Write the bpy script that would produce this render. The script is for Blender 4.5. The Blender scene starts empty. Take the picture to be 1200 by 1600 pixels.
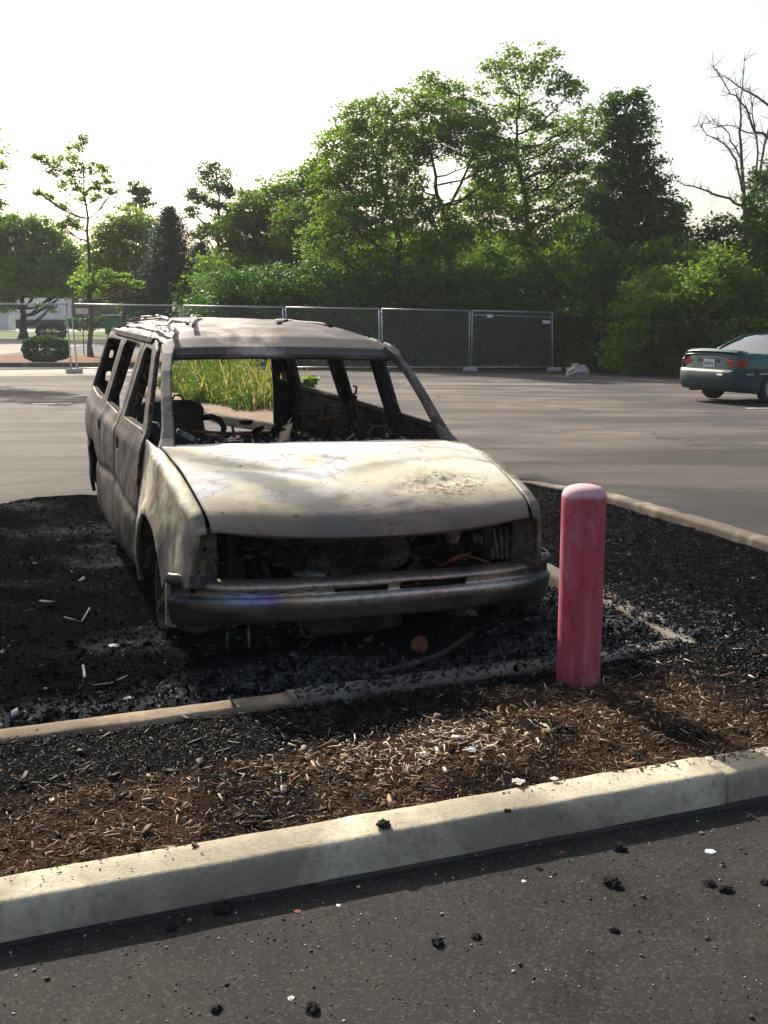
import bpy, math, random
import numpy as np
from mathutils import Matrix, Vector, noise as mnoise

random.seed(7)
rng = np.random.default_rng(7)
SC = bpy.context.scene
COL = SC.collection

# ------------------------------------------------------------------ camera, world, sun, exposure
CAM_H, CAM_P = 1.69, 0.1803
FPX = 1711.0                                  # focal length in pixels of a 1200 x 1600 frame
cd = bpy.data.cameras.new('camera')
cam = bpy.data.objects.new('camera', cd)
COL.objects.link(cam)
cam.location = (0, 0, CAM_H)
cam.rotation_euler = (math.pi / 2 - CAM_P, 0, 0)
cd.sensor_fit = 'VERTICAL'
cd.sensor_height = 24.0
cd.lens = FPX / 1600 * 24.0
cd.clip_start = 0.05
cd.clip_end = 2000
SC.camera = cam

SUN_EL = math.radians(32)
SUN_AZ = math.radians(-27)                    # measured from +Y towards +X: behind the car, to the left
w = bpy.data.worlds.new('World')
SC.world = w
w.use_nodes = True
wn = w.node_tree
bg = wn.nodes['Background']
sky = wn.nodes.new('ShaderNodeTexSky')
sky.sky_type = 'NISHITA'
sky.sun_disc = False
sky.sun_elevation = SUN_EL
sky.sun_rotation = SUN_AZ
sky.air_density = 1.0
sky.dust_density = 4.0
sky.ozone_density = 1.0
hs = wn.nodes.new('ShaderNodeHueSaturation')
hs.inputs['Saturation'].default_value = 0.8
wn.links.new(sky.outputs[0], hs.inputs['Color'])
wn.links.new(hs.outputs[0], bg.inputs[0])
bg.inputs[1].default_value = 0.10
sd = bpy.data.lights.new('sun', 'SUN')
sun = bpy.data.objects.new('sun', sd)
COL.objects.link(sun)
sd.energy = 5.0
sd.angle = math.radians(0.6)
sd.color = (1.0, 0.92, 0.79)
sdir = Vector((math.sin(SUN_AZ) * math.cos(SUN_EL), math.cos(SUN_AZ) * math.cos(SUN_EL), math.sin(SUN_EL)))
sun.rotation_euler = sdir.to_track_quat('Z', 'Y').to_euler()
sun.location = (0, 0, 30)
SC.view_settings.view_transform = 'Standard'
SC.view_settings.look = 'None'
SC.view_settings.gamma = 1.0
SC.view_settings.use_curve_mapping = False
SC.view_settings.exposure = 0.80
SC.cycles.max_bounces = 6
SC.cycles.transparent_max_bounces = 6

# ------------------------------------------------------------------ small geometry library
def at(u, v, Y):
    """world point at distance Y seen in the direction of photograph point (u, v)"""
    c, s = math.cos(CAM_P), math.sin(CAM_P)
    x, y = (u - 600) / FPX, (800 - v) / FPX
    d = (x, c + y * s, -s + y * c)
    t = Y / d[1]
    return Vector((d[0] * t, Y, CAM_H + d[2] * t))

CA, SA = math.cos(0.315), math.sin(0.315)
def T(a, b):                                  # stall frame -> world
    return (a * CA - b * SA, a * SA + b * CA)
def ABn(x, y):
    return x * CA + y * SA, -x * SA + y * CA

def gz(x, y):                                 # the lot falls away gently to the far right
    x = np.asarray(x, float); y = np.asarray(y, float)
    return -0.22 * np.clip((x + 9) / 15, 0, 1.3) * np.clip((y - 17) / 18, 0, 1.2)

def link(o, parent=None):
    COL.objects.link(o)
    if parent is not None:
        o.parent = parent
    return o

def tag(o, label=None, cat=None, group=None, kind=None):
    if label: o['label'] = label
    if cat: o['category'] = cat
    if group: o['group'] = group
    if kind: o['kind'] = kind
    return o

def empty(name, loc, rz=0.0, label=None, cat=None, group=None):
    o = bpy.data.objects.new(name, None)
    o.empty_display_size = 0.2
    link(o)
    o.location = loc
    o.rotation_euler = (0, 0, rz)
    return tag(o, label, cat, group)

def mesh(name, verts, faces, m, parent=None, smooth=True, attr=None, mats=None, midx=None):
    me = bpy.data.meshes.new(name)
    verts = np.asarray(verts, dtype=np.float32)
    if isinstance(faces, np.ndarray):
        n, k = faces.shape
        me.vertices.add(len(verts)); me.vertices.foreach_set('co', verts.ravel())
        me.loops.add(n * k); me.loops.foreach_set('vertex_index', faces.astype(np.int32).ravel())
        me.polygons.add(n)
        me.polygons.foreach_set('loop_start', np.arange(0, n * k, k, dtype=np.int32))
        try: me.polygons.foreach_set('loop_total', np.full(n, k, dtype=np.int32))
        except Exception: pass
        me.update(calc_edges=True)
    else:
        me.from_pydata([tuple(v) for v in verts.tolist()], [], faces)
        me.update()
    if smooth:
        me.polygons.foreach_set('use_smooth', np.ones(len(me.polygons), dtype=bool))
    if attr is not None:
        a = me.attributes.new('tone', 'FLOAT', 'FACE')
        a.data.foreach_set('value', np.asarray(attr, dtype=np.float32))
    for mm in (mats or [m]):
        me.materials.append(mm)
    if midx is not None:
        me.polygons.foreach_set('material_index', np.asarray(midx, dtype=np.int32))
    o = bpy.data.objects.new(name, me)
    return link(o, parent)

class MB:
    """collects simple solids, builds ONE mesh"""
    def __init__(s): s.v, s.f = [], []
    def add(s, v, f):
        n = len(s.v)
        s.v += [tuple(p) for p in v]
        s.f += [tuple(i + n for i in q) for q in f]
        return s
    def box(s, c, d, rot=None, bev=0.0):
        hx, hy, hz = d[0] / 2, d[1] / 2, d[2] / 2
        b = min(bev, hx * .9, hy * .9, hz * .9)
        if b <= 0:
            v = [(x, y, z) for z in (-hz, hz) for x, y in ((-hx, -hy), (hx, -hy), (hx, hy), (-hx, hy))]
            f = [(3, 2, 1, 0), (4, 5, 6, 7), (0, 1, 5, 4), (1, 2, 6, 5), (2, 3, 7, 6), (3, 0, 4, 7)]
        else:
            def ring(z, i):
                a, c_ = hx - i, hy - i
                return [(-a + b, -c_, z), (a - b, -c_, z), (a, -c_ + b, z), (a, c_ - b, z), (a - b, c_, z), (-a + b, c_, z), (-a, c_ - b, z), (-a, -c_ + b, z)]
            v = ring(-hz, b * .8) + ring(-hz + b, 0) + ring(hz - b, 0) + ring(hz, b * .8)
            f = [tuple(range(7, -1, -1)), tuple(range(24, 32))]
            for k in range(3):
                for i in range(8):
                    j = (i + 1) % 8
                    f.append((k * 8 + i, k * 8 + j, k * 8 + 8 + j, k * 8 + 8 + i))
        M = Matrix.Identity(3) if rot is None else rot
        return s.add([M @ Vector(p) + Vector(c) for p in v], f)
    def tube(s, pts, r, n=8, cap=True):
        pts = [Vector(p) for p in pts]
        rs = r if isinstance(r, (list, tuple)) else [r] * len(pts)
        rings = []
        up = None
        for i, p in enumerate(pts):
            t = (pts[min(i + 1, len(pts) - 1)] - pts[max(i - 1, 0)])
            if t.length < 1e-9: t = Vector((0, 0, 1))
            t.normalize()
            if up is None:
                up = Vector((0, 0, 1)) if abs(t.z) < .9 else Vector((1, 0, 0))
            x = up.cross(t)
            if x.length < 1e-6: x = Vector((1, 0, 0)).cross(t)
            x.normalize(); y = t.cross(x); up = y
            rings.append([p + (x * math.cos(a) + y * math.sin(a)) * rs[i] for a in [2 * math.pi * k / n for k in range(n)]])
        v = [q for g in rings for q in g]; f = []
        for i in range(len(rings) - 1):
            for k in range(n):
                j = (k + 1) % n
                f.append((i * n + k, i * n + j, i * n + n + j, i * n + n + k))
        if cap:
            f.append(tuple(range(n - 1, -1, -1))); f.append(tuple(range((len(rings) - 1) * n, len(rings) * n)))
        return s.add(v, f)
    def lathe(s, c, axis, prof, n=32):
        """prof: (distance along axis, radius)"""
        ax = Vector(axis).normalized()
        x = ax.orthogonal().normalized(); y = ax.cross(x)
        v = []; f = []
        for d, r in prof:
            for k in range(n):
                a = 2 * math.pi * k / n
                v.append(Vector(c) + ax * d + (x * math.cos(a) + y * math.sin(a)) * r)
        m = len(prof)
        for i in range(m - 1):
            for k in range(n):
                j = (k + 1) % n
                f.append((i * n + k, i * n + j, i * n + n + j, i * n + n + k))
        if prof[0][1] > 1e-5: f.append(tuple(range(n - 1, -1, -1)))
        if prof[-1][1] > 1e-5: f.append(tuple(range((m - 1) * n, m * n)))
        return s.add(v, f)
    def build(s, name, m, parent=None, smooth=False):
        return mesh(name, s.v, s.f, m, parent, smooth)

def mod_solid(o, t, off=-1.0):
    md = o.modifiers.new('solid', 'SOLIDIFY'); md.thickness = t; md.offset = off
    md.use_even_offset = False
    return o
def mod_bevel(o, wd=0.01, seg=2):
    md = o.modifiers.new('bevel', 'BEVEL'); md.width = wd; md.segments = seg; md.limit_method = 'ANGLE'
    md.angle_limit = math.radians(40)
    return o

# 2-D outlines and marching-squares clipped sheets
def roundpoly(pts, r, n=6):
    out = []
    N = len(pts)
    for i in range(N):
        p = np.array(pts[i], float); a = np.array(pts[i - 1], float); c = np.array(pts[(i + 1) % N], float)
        ri = r[i] if isinstance(r, (list, tuple)) else r
        la, lc = np.linalg.norm(a - p), np.linalg.norm(c - p)
        q = min(ri, la * .45, lc * .45)
        if q < 1e-4: out.append(p); continue
        A = p + (a - p) / la * q; C = p + (c - p) / lc * q
        for k in range(n + 1):
            t = k / n
            out.append((1 - t) ** 2 * A + 2 * t * (1 - t) * p + t * t * C)
    return np.array(out)

def sdpoly(P, U, V):
    """positive inside"""
    d = np.full(U.shape, 1e9); ins = np.zeros(U.shape, bool)
    N = len(P)
    for i in range(N):
        a, b = P[i - 1], P[i]
        ex, ey = b[0] - a[0], b[1] - a[1]
        wx, wy = U - a[0], V - a[1]
        t = np.clip((wx * ex + wy * ey) / (ex * ex + ey * ey + 1e-12), 0, 1)
        d = np.minimum(d, (wx - ex * t) ** 2 + (wy - ey * t) ** 2)
        c = ((a[1] > V) != (b[1] > V)) & (U < (b[0] - a[0]) * (V - a[1]) / (b[1] - a[1] + 1e-12) + a[0])
        ins ^= c
    d = np.sqrt(d)
    return np.where(ins, d, -d)

def clip_sheet(us, vs, keep, mp):
    U, V = np.meshgrid(us, vs, indexing='ij')
    D = keep(U, V)
    D = np.where(np.abs(D) < 1e-6, 1e-6, D)
    nu, nv = U.shape
    ids = {}; P = []
    def gv(i, j):
        k = (i, j)
        if k not in ids: ids[k] = len(P); P.append((us[i], vs[j]))
        return ids[k]
    def ev(i, j, i2, j2):
        k = (min((i, j), (i2, j2)), max((i, j), (i2, j2)))
        if k not in ids:
            d0, d1 = D[i, j], D[i2, j2]; t = d0 / (d0 - d1)
            ids[k] = len(P); P.append((us[i] + (us[i2] - us[i]) * t, vs[j] + (vs[j2] - vs[j]) * t))
        return ids[k]
    F = []
    pos = D > 0
    cnt = pos[:-1, :-1].astype(int) + pos[1:, :-1] + pos[1:, 1:] + pos[:-1, 1:]
    for i, j in np.argwhere(cnt > 0):
        cs = [(i, j), (i + 1, j), (i + 1, j + 1), (i, j + 1)]
        if cnt[i, j] == 4:
            F.append(tuple(gv(*c) for c in cs)); continue
        poly = []
        for k in range(4):
            a, b = cs[k], cs[(k + 1) % 4]
            if pos[a]: poly.append(gv(*a))
            if pos[a] != pos[b]: poly.append(ev(*a, *b))
        if len(poly) >= 3: F.append(tuple(poly))
    P = np.array(P)
    return mp(P[:, 0], P[:, 1]), F

def fbm(x, y, s, seed=0.0, octv=3):
    """cheap vectorised value noise, about -1..1"""
    x = np.asarray(x, float) * s + seed * 17.3; y = np.asarray(y, float) * s + seed * 9.1
    out = np.zeros(np.broadcast(x, y).shape); amp = 1.0; tot = 0
    for o in range(octv):
        xi, yi = np.floor(x), np.floor(y); fx, fy = x - xi, y - yi
        fx = fx * fx * (3 - 2 * fx); fy = fy * fy * (3 - 2 * fy)
        def h(a, b):
            q = np.sin(a * 127.1 + b * 311.7 + o * 13.7) * 43758.5453
            return (q - np.floor(q)) * 2 - 1
        out += amp * ((h(xi, yi) * (1 - fx) + h(xi + 1, yi) * fx) * (1 - fy) + (h(xi, yi + 1) * (1 - fx) + h(xi + 1, yi + 1) * fx) * fy)
        tot += amp; amp *= .5; x = x * 2.03 + 5.1; y = y * 2.03 + 3.7
    return out / tot
def sst(x, a, b):
    t = np.clip((np.asarray(x, float) - a) / (b - a), 0, 1)
    return t * t * (3 - 2 * t)

# ------------------------------------------------------------------ materials
class NT:
    def __init__(s, name):
        s.m = bpy.data.materials.new(name); s.m.use_nodes = True
        s.t = s.m.node_tree; s.b = s.t.nodes['Principled BSDF']; s.out = s.t.nodes['Material Output']
    def n(s, typ, **k):
        q = s.t.nodes.new(typ)
        for a, b in k.items(): setattr(q, a, b)
        return q
    def put(s, sock, val):
        if isinstance(val, (int, float)):
            try: sock.default_value = val
            except TypeError: sock.default_value = (val, val, val, 1)
        elif isinstance(val, tuple):
            sock.default_value = val if len(val) == len(sock.default_value) else tuple(val) + (1,)
        else: s.t.links.new(val, sock)
    def pos(s): return s.n('ShaderNodeNewGeometry').outputs['Position']
    def obj(s): return s.n('ShaderNodeTexCoord').outputs['Object']
    def map(s, v, scale=(1, 1, 1), rot=(0, 0, 0), loc=(0, 0, 0)):
        q = s.n('ShaderNodeMapping'); s.put(q.inputs[0], v)
        q.inputs['Scale'].default_value = scale; q.inputs['Rotation'].default_value = rot; q.inputs['Location'].default_value = loc
        return q.outputs[0]
    def noise(s, v, scale, det=4, rough=.55, dist=0.0):
        q = s.n('ShaderNodeTexNoise'); s.put(q.inputs['Vector'], v)
        q.inputs['Scale'].default_value = scale; q.inputs['Detail'].default_value = det
        q.inputs['Roughness'].default_value = rough; q.inputs['Distortion'].default_value = dist
        return q.outputs[0]
    def vor(s, v, scale, feat='F1', out=0):
        q = s.n('ShaderNodeTexVoronoi', feature=feat); s.put(q.inputs['Vector'], v); q.inputs['Scale'].default_value = scale
        return q.outputs[out]
    def ramp(s, f, stops, interp='LINEAR'):
        q = s.n('ShaderNodeValToRGB'); s.put(q.inputs[0], f); e = q.color_ramp.elements
        q.color_ramp.interpolation = interp
        while len(e) < len(stops): e.new(.5)
        for i, (p, c) in enumerate(stops):
            e[i].position = p
            e[i].color = (c, c, c, 1) if isinstance(c, (int, float)) else (*c[:3], 1)
        return q.outputs[0]
    def mix(s, f, a, b, mode='MIX'):
        q = s.n('ShaderNodeMix', data_type='RGBA', blend_type=mode)
        s.put(q.inputs[0], f); s.put(q.inputs[6], a); s.put(q.inputs[7], b)
        return q.outputs[2]
    def ma(s, op, a, b=0.0, clamp=False):
        q = s.n('ShaderNodeMath', operation=op); q.use_clamp = clamp
        s.put(q.inputs[0], a); s.put(q.inputs[1], b)
        return q.outputs[0]
    def mr(s, v, a, b, c=0.0, d=1.0):
        q = s.n('ShaderNodeMapRange', interpolation_type='SMOOTHSTEP'); s.put(q.inputs[0], v)
        for i, x in enumerate((a, b, c, d)): q.inputs[i + 1].default_value = x
        return q.outputs[0]
    def sep(s, v):
        q = s.n('ShaderNodeSeparateXYZ'); s.put(q.inputs[0], v); return q.outputs
    def attr(s, name='tone'):
        return s.n('ShaderNodeAttribute', attribute_name=name).outputs['Fac']
    def bump(s, h, strength=.4, dist=.01):
        q = s.n('ShaderNodeBump'); s.put(q.inputs['Height'], h)
        q.inputs['Strength'].default_value = strength; q.inputs['Distance'].default_value = dist
        s.t.links.new(q.outputs[0], s.b.inputs['Normal'])
    def fin(s, col=None, rough=None, metal=None, spec=None):
        if col is not None: s.put(s.b.inputs['Base Color'], col)
        if rough is not None: s.put(s.b.inputs['Roughness'], rough)
        if metal is not None: s.put(s.b.inputs['Metallic'], metal)
        if spec is not None: s.put(s.b.inputs['Specular IOR Level'], spec)
        return s.m

def simple(name, c, rough=.6, metal=0.0, var=.25, sc=6.0, spec=.5, bump=0.0):
    N = NT(name); p = N.obj()
    k = N.noise(p, sc, 5)
    f = N.ramp(k, [(.3, 1 - var), (.7, 1 + var)])
    col = N.mix(1.0, tuple(c), f, 'MULTIPLY')
    if bump: N.bump(N.noise(p, sc * 8, 4), bump, .004)
    return N.fin(col, rough, metal, spec)

def m_asphalt(name, base, warm, speck=.25, char=False, big=.35, stripes=0.0):
    N = NT(name); p = N.pos()
    fine = N.noise(p, 160, 3, .7); mid = N.noise(p, 9, 5, .6); lg = N.noise(p, big, 5, .6, .4)
    col = N.mix(N.ramp(lg, [(.35, 0), (.65, 1)]), base, warm)
    col = N.mix(N.ramp(mid, [(.3, .0), (.75, .5)]), col, tuple(c * .7 for c in base))
    if big < .5:
        mo = N.noise(N.map(p, (.22, .9, 1)), 1.1, 6, .62, .8)  # dark streaky mottling that paints tree shade onto the asphalt
        col = N.mix(N.ramp(mo, [(.43, .85), (.58, 0)]), col, tuple(c * .5 for c in base))
    stone = N.vor(p, 130, out=1)
    sv = N.sep(stone)[0]
    col = N.mix(N.ma('MULTIPLY', N.ramp(sv, [(.72, 0), (.97, 1)]), speck), col, (.30, .28, .25))
    col = N.mix(N.ramp(fine, [(.35, .45), (.55, 0)]), col, tuple(c * .35 for c in base))
    rough = .85
    if stripes:                               # long tyre-polished streaks along the driving direction
        st = N.noise(N.map(p, (.12, 1.6, 1), (0, 0, -.08)), 1.4, 4, .6)
        col = N.mix(N.ma('MULTIPLY', N.ramp(st, [(.45, 0), (.62, 1)]), stripes), col, tuple(c * .55 for c in base))
    # dark oil and water stains with an edge of their own
    stn = N.noise(p, 1.3, 4, .6, .6)
    col = N.mix(N.ramp(stn, [(.62, 0), (.72, .45)]), col, tuple(c * .45 for c in base))
    if char:
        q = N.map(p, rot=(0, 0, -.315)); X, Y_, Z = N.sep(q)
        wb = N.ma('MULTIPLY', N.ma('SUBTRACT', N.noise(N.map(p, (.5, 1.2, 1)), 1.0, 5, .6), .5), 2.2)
        lane_shade = N.ma('MULTIPLY', N.mr(N.ma('ADD', X, wb), 8.2, 6.0), N.mr(N.ma('ADD', Y_, wb), 9.4, 8.2))  # darker lane by the island kerb: its shade is painted into the asphalt
        lane_shade = N.ma('MULTIPLY', lane_shade, N.mr(X, 4.6, 5.0))
        col = N.mix(N.ma('MULTIPLY', lane_shade, .62), col, (.030, .031, .034))
        wob = N.ma('MULTIPLY', N.ma('SUBTRACT', N.noise(p, 1.6, 6, .65), .5), 1.8)
        yb = N.ma('ADD', Y_, wob)
        mk = N.ma('MULTIPLY', N.mr(yb, 10.7, 10.1), N.mr(N.ma('ADD', X, wob), -5.5, -4.2))
        mk = N.ma('MULTIPLY', mk, N.mr(Y_, 4.0, 4.1))
        mk = N.ma('MULTIPLY', mk, N.mr(X, 5.2, 4.9))
        halo = N.ma('MULTIPLY', N.mr(yb, 11.9, 10.4), N.mr(X, 5.6, 4.4)); halo = N.ma('MULTIPLY', halo, N.mr(Y_, 4.0, 4.1))
        halo = N.ma('MULTIPLY', halo, N.mr(X, -7, -5))
        col = N.mix(N.ma('MULTIPLY', halo, N.ramp(mid, [(.4, .15), (.6, .6)])), col, (.03, .027, .025))
        col = N.mix(mk, col, (.014, .013, .013))
    if big < .5:                              # sealed and open cracks
        cq = N.n('ShaderNodeTexVoronoi', feature='DISTANCE_TO_EDGE'); wv = N.n('ShaderNodeVectorMath', operation='ADD')
        nz = N.n('ShaderNodeTexNoise'); N.put(nz.inputs['Vector'], p); nz.inputs['Scale'].default_value = 1.1; nz.inputs['Detail'].default_value = 4
        N.put(wv.inputs[0], p); N.put(wv.inputs[1], nz.outputs[1]); N.put(cq.inputs['Vector'], wv.outputs[0]); cq.inputs['Scale'].default_value = .22
        col = N.mix(N.ma('MULTIPLY', N.ramp(cq.outputs[0], [(.0, .8), (.010, 0)]), N.ramp(lg, [(.45, 0), (.55, 1)])), col, (.02, .02, .02))
    N.bump(N.mix(.5, fine, sv), .55, .006)
    return N.fin(col, rough, spec=.10)

M = {}
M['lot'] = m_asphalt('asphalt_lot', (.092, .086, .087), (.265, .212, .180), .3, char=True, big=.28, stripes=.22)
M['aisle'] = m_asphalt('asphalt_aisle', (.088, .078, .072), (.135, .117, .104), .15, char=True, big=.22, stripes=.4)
M['front'] = m_asphalt('asphalt_front', (.020, .0195, .0185), (.046, .042, .037), .12, big=1.3)

def m_concrete(name, base, soot, soot_amt, warm=(.5, .44, .34)):
    N = NT(name); p = N.pos()
    a = N.noise(p, 5, 6, .65); b = N.noise(p, 60, 4, .7); c = N.noise(p, 1.7, 4, .6, .5)
    col = N.mix(N.ramp(a, [(.35, 0), (.7, 1)]), base, warm)
    col = N.mix(N.ramp(b, [(.30, .6), (.48, 0)]), col, tuple(x * .4 for x in base))
    col = N.mix(N.ramp(b, [(.60, 0), (.75, .35)]), col, tuple(min(1, x * 1.25) for x in base))
    col = N.mix(N.ma('MULTIPLY', N.ramp(c, [(.5 - soot_amt * .3, 0), (.62 - soot_amt * .2, 1)]), soot_amt), col, soot)
    pits = N.vor(p, 45)
    big_ = N.noise(p, 3.1, 6, .7, .8)
    col = N.mix(N.ramp(big_, [(.52, 0), (.68, .55)]), col, tuple(x * .38 for x in base))
    col = N.mix(N.ramp(N.noise(p, 24, 4, .6), [(.60, 0), (.70, .5)]), col, tuple(x * .35 for x in base))
    N.bump(N.mix(.5, N.noise(p, 110, 5, .7), N.ramp(pits, [(0, 0), (.3, 1)])), .6, .006)
    return N.fin(col, .95, spec=.06)
M['kerb'] = m_concrete('concrete_kerb', (.58, .52, .40), (.15, .125, .095), .60, (.72, .64, .47))
M['kerb_burnt'] = m_concrete('concrete_kerb_sooted', (.36, .28, .20), (.035, .032, .030), .55, (.45, .35, .24))
M['kerb_side'] = m_concrete('concrete_kerb_ash', (.25, .225, .195), (.04, .038, .036), .5, (.31, .28, .245))
M['kerb_far'] = m_concrete('concrete_kerb_far', (.44, .38, .31), (.05, .045, .04), .75, (.42, .35, .27))

def m_tone(name, stops, rough=.8, trans=0.0, tcol=None, jitter=.25, spec=.3):
    N = NT(name); t = N.attr(); col = N.ramp(t, stops)
    q = N.noise(N.pos(), 30, 3)
    col = N.mix(1.0, col, N.ramp(q, [(.3, 1 - jitter), (.7, 1 + jitter)]), 'MULTIPLY')
    N.fin(col, rough, spec=spec)
    if trans:
        tr = N.n('ShaderNodeBsdfTranslucent'); N.put(tr.inputs[0], N.mix(1.0, col, tcol, 'MULTIPLY'))
        mx = N.n('ShaderNodeMixShader'); mx.inputs[0].default_value = trans
        N.t.links.new(N.b.outputs[0], mx.inputs[1]); N.t.links.new(tr.outputs[0], mx.inputs[2])
        N.t.links.new(mx.outputs[0], N.out.inputs[0])
    return N.m
M['chips'] = m_tone('mulch_chips', [(0, (.005, .0045, .0045)), (.24, (.011, .009, .008)), (.36, (.042, .021, .012)), (.62, (.095, .050, .026)), (.8, (.22, .135, .075)), (.93, (.48, .36, .24)), (1, (.70, .62, .50))], .75)
M['ashbits'] = m_tone('ash_bits', [(0, (.0035, .004, .0045)), (.55, (.008, .009, .010)), (.74, (.05, .054, .06)), (.93, (.24, .26, .28)), (1, (.55, .55, .55))], .98, spec=0.0)
M['grit'] = m_tone('grit', [(0, (.012, .011, .010)), (.6, (.05, .045, .04)), (.85, (.30, .27, .22)), (1, (.75, .72, .68))], .7)

def leafmat(name, dark, mid, light, tr=.45, tc=(1.5, 1.7, .45)):
    return m_tone(name, [(0, dark), (.5, mid), (1, light)], .55, tr, tc, .15, .12)
M['leaf_locust'] = leafmat('leaf_locust', (.080, .145, .036), (.130, .215, .048), (.21, .30, .065), .52, (1.45, 1.5, .45))
M['leaf_dark'] = leafmat('leaf_dark', (.036, .080, .030), (.064, .125, .038), (.10, .17, .048), .42, (1.3, 1.6, .5))
M['leaf_ivy'] = leafmat('leaf_ivy', (.040, .088, .038), (.068, .130, .046), (.11, .175, .052), .42, (1.3, 1.5, .5))
M['leaf_bright'] = leafmat('leaf_bright', (.10, .16, .045), (.165, .225, .06), (.25, .30, .08), .5)
M['leaf_maple'] = leafmat('leaf_maple', (.085, .155, .055), (.14, .225, .075), (.21, .29, .095), .55)
M['needle'] = leafmat('needle', (.020, .046, .032), (.036, .074, .046), (.054, .098, .054), .2, (1, 1.2, .6))
M['box_leaf'] = leafmat('box_leaf', (.025, .06, .02), (.045, .10, .028), (.085, .15, .035), .3)
M['weed'] = m_tone('weed_blades', [(0, (.05, .11, .02)), (.45, (.12, .20, .035)), (.62, (.26, .27, .06)), (.8, (.44, .33, .14)), (1, (.60, .48, .26))], .7, .3, (1.2, 1.2, .7), .15)

def m_bark(name, c=(.09, .075, .06)):
    N = NT(name); p = N.obj(); q = N.map(p, (6, 6, 1.2))
    k = N.noise(q, 4, 5, .6)
    N.bump(k, .7, .03)
    return N.fin(N.mix(N.ramp(k, [(.35, 0), (.65, 1)]), tuple(x * .5 for x in c), c), .9, spec=.2)
M['bark'] = m_bark('bark'); M['bark_grey'] = m_bark('bark_grey', (.16, .14, .125)); M['bark_dark'] = m_bark('bark_dark', (.045, .038, .034))

def m_ground(name, c1, c2, c3, sc=2.0):
    N = NT(name); p = N.pos()
    a = N.noise(p, sc, 6, .65); b = N.noise(p, 35, 4, .7)
    col = N.mix(N.ramp(a, [(.35, 0), (.65, 1)]), c1, c2)
    col = N.mix(N.ramp(b, [(.5, 0), (.7, .7)]), col, c3)
    N.bump(b, .8, .03)
    return N.fin(col, .95, spec=.15)
M['soil'] = m_ground('soil', (.06, .045, .03), (.11, .085, .05), (.16, .12, .07))
M['grass'] = m_ground('grass_ground', (.06, .11, .025), (.13, .17, .04), (.17, .18, .06), .8)
M['mulch'] = m_ground('mulch_bed', (.030, .018, .012), (.060, .034, .020), (.012, .010, .009), 3)
M['mulch_red'] = m_ground('mulch_red', (.20, .085, .045), (.27, .13, .07), (.10, .05, .03), 3)
M['charsoil'] = m_ground('charred_soil', (.010, .010, .010), (.020, .019, .018), (.040, .040, .042), 5)
M['farpave'] = m_ground('pale_pavement', (.40, .35, .30), (.50, .44, .38), (.32, .28, .25), .8)
M['farroad'] = m_ground('far_road', (.16, .16, .165), (.22, .215, .215), (.12, .12, .12), .8)
M['paint_white'] = simple('road_paint', (.55, .53, .50), .8, var=.3, sc=14)

# burnt body metals
def m_burnt(name, pal, soot=.5, rust=.3, bright=.5, rough=.62, metal=.15, sc=1.0, yellow=0.0, zsoot=None, spec=.08):
    """pal = (ash white, grey, brown)"""
    N = NT(name); p = N.obj()
    w1 = N.noise(p, 1.5 * sc, 6, .6, .9); w2 = N.noise(N.map(p, loc=(3, 7, 1)), 3.2 * sc, 6, .62, .7)
    w3 = N.noise(N.map(p, loc=(9, 2, 5)), .9 * sc, 4, .5, 1.2); fine = N.noise(p, 45, 5, .7); w4 = N.noise(N.map(p, loc=(1, 4, 8)), 2.1 * sc, 5, .6, 1.6)
    col = N.mix(N.ramp(w1, [(.46 - bright * .25, 0), (.70 - bright * .15, 1)]), pal[1], pal[0])
    col = N.mix(N.ma('MULTIPLY', N.ramp(w2, [(.47, 0), (.66, 1)]), rust), col, pal[2])
    if yellow: col = N.mix(N.ma('MULTIPLY', N.ramp(w4, [(.50, 0), (.60, 1)]), yellow), col, (.78, .70, .38))
    edge = N.ramp(w3, [(.485, 0), (.50, 1), (.515, 0)])     # tide lines left where the paint burnt off
    col = N.mix(N.ma('MULTIPLY', edge, .45), col, (.33, .20, .11))
    sm = N.ramp(w3, [(.5 - soot * .22, 1), (.58 - soot * .16, 0)])
    col = N.mix(N.ma('MULTIPLY', sm, .85), col, (.045, .042, .042))
    if zsoot is not None:                                    # soot licked up from below
        Z = N.sep(p)[2]
        zz = N.ma('ADD', Z, N.ma('MULTIPLY', N.ma('SUBTRACT', w2, .5), .5))
        col = N.mix(N.ma('MULTIPLY', N.mr(zz, zsoot[1], zsoot[0]), .8), col, (.03, .028, .027))
    col = N.mix(N.ramp(fine, [(.30, .5), (.46, 0)]), col, (.08, .07, .065))
    spots = N.ma('MULTIPLY', N.ramp(N.noise(p, 26, 3, .5), [(.66, 0), (.70, 1)]), .7)
    col = N.mix(spots, col, (.05, .045, .04))
    N.bump(N.mix(.4, fine, w2), .28, .01)
    return N.fin(col, rough, metal, spec)
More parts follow.
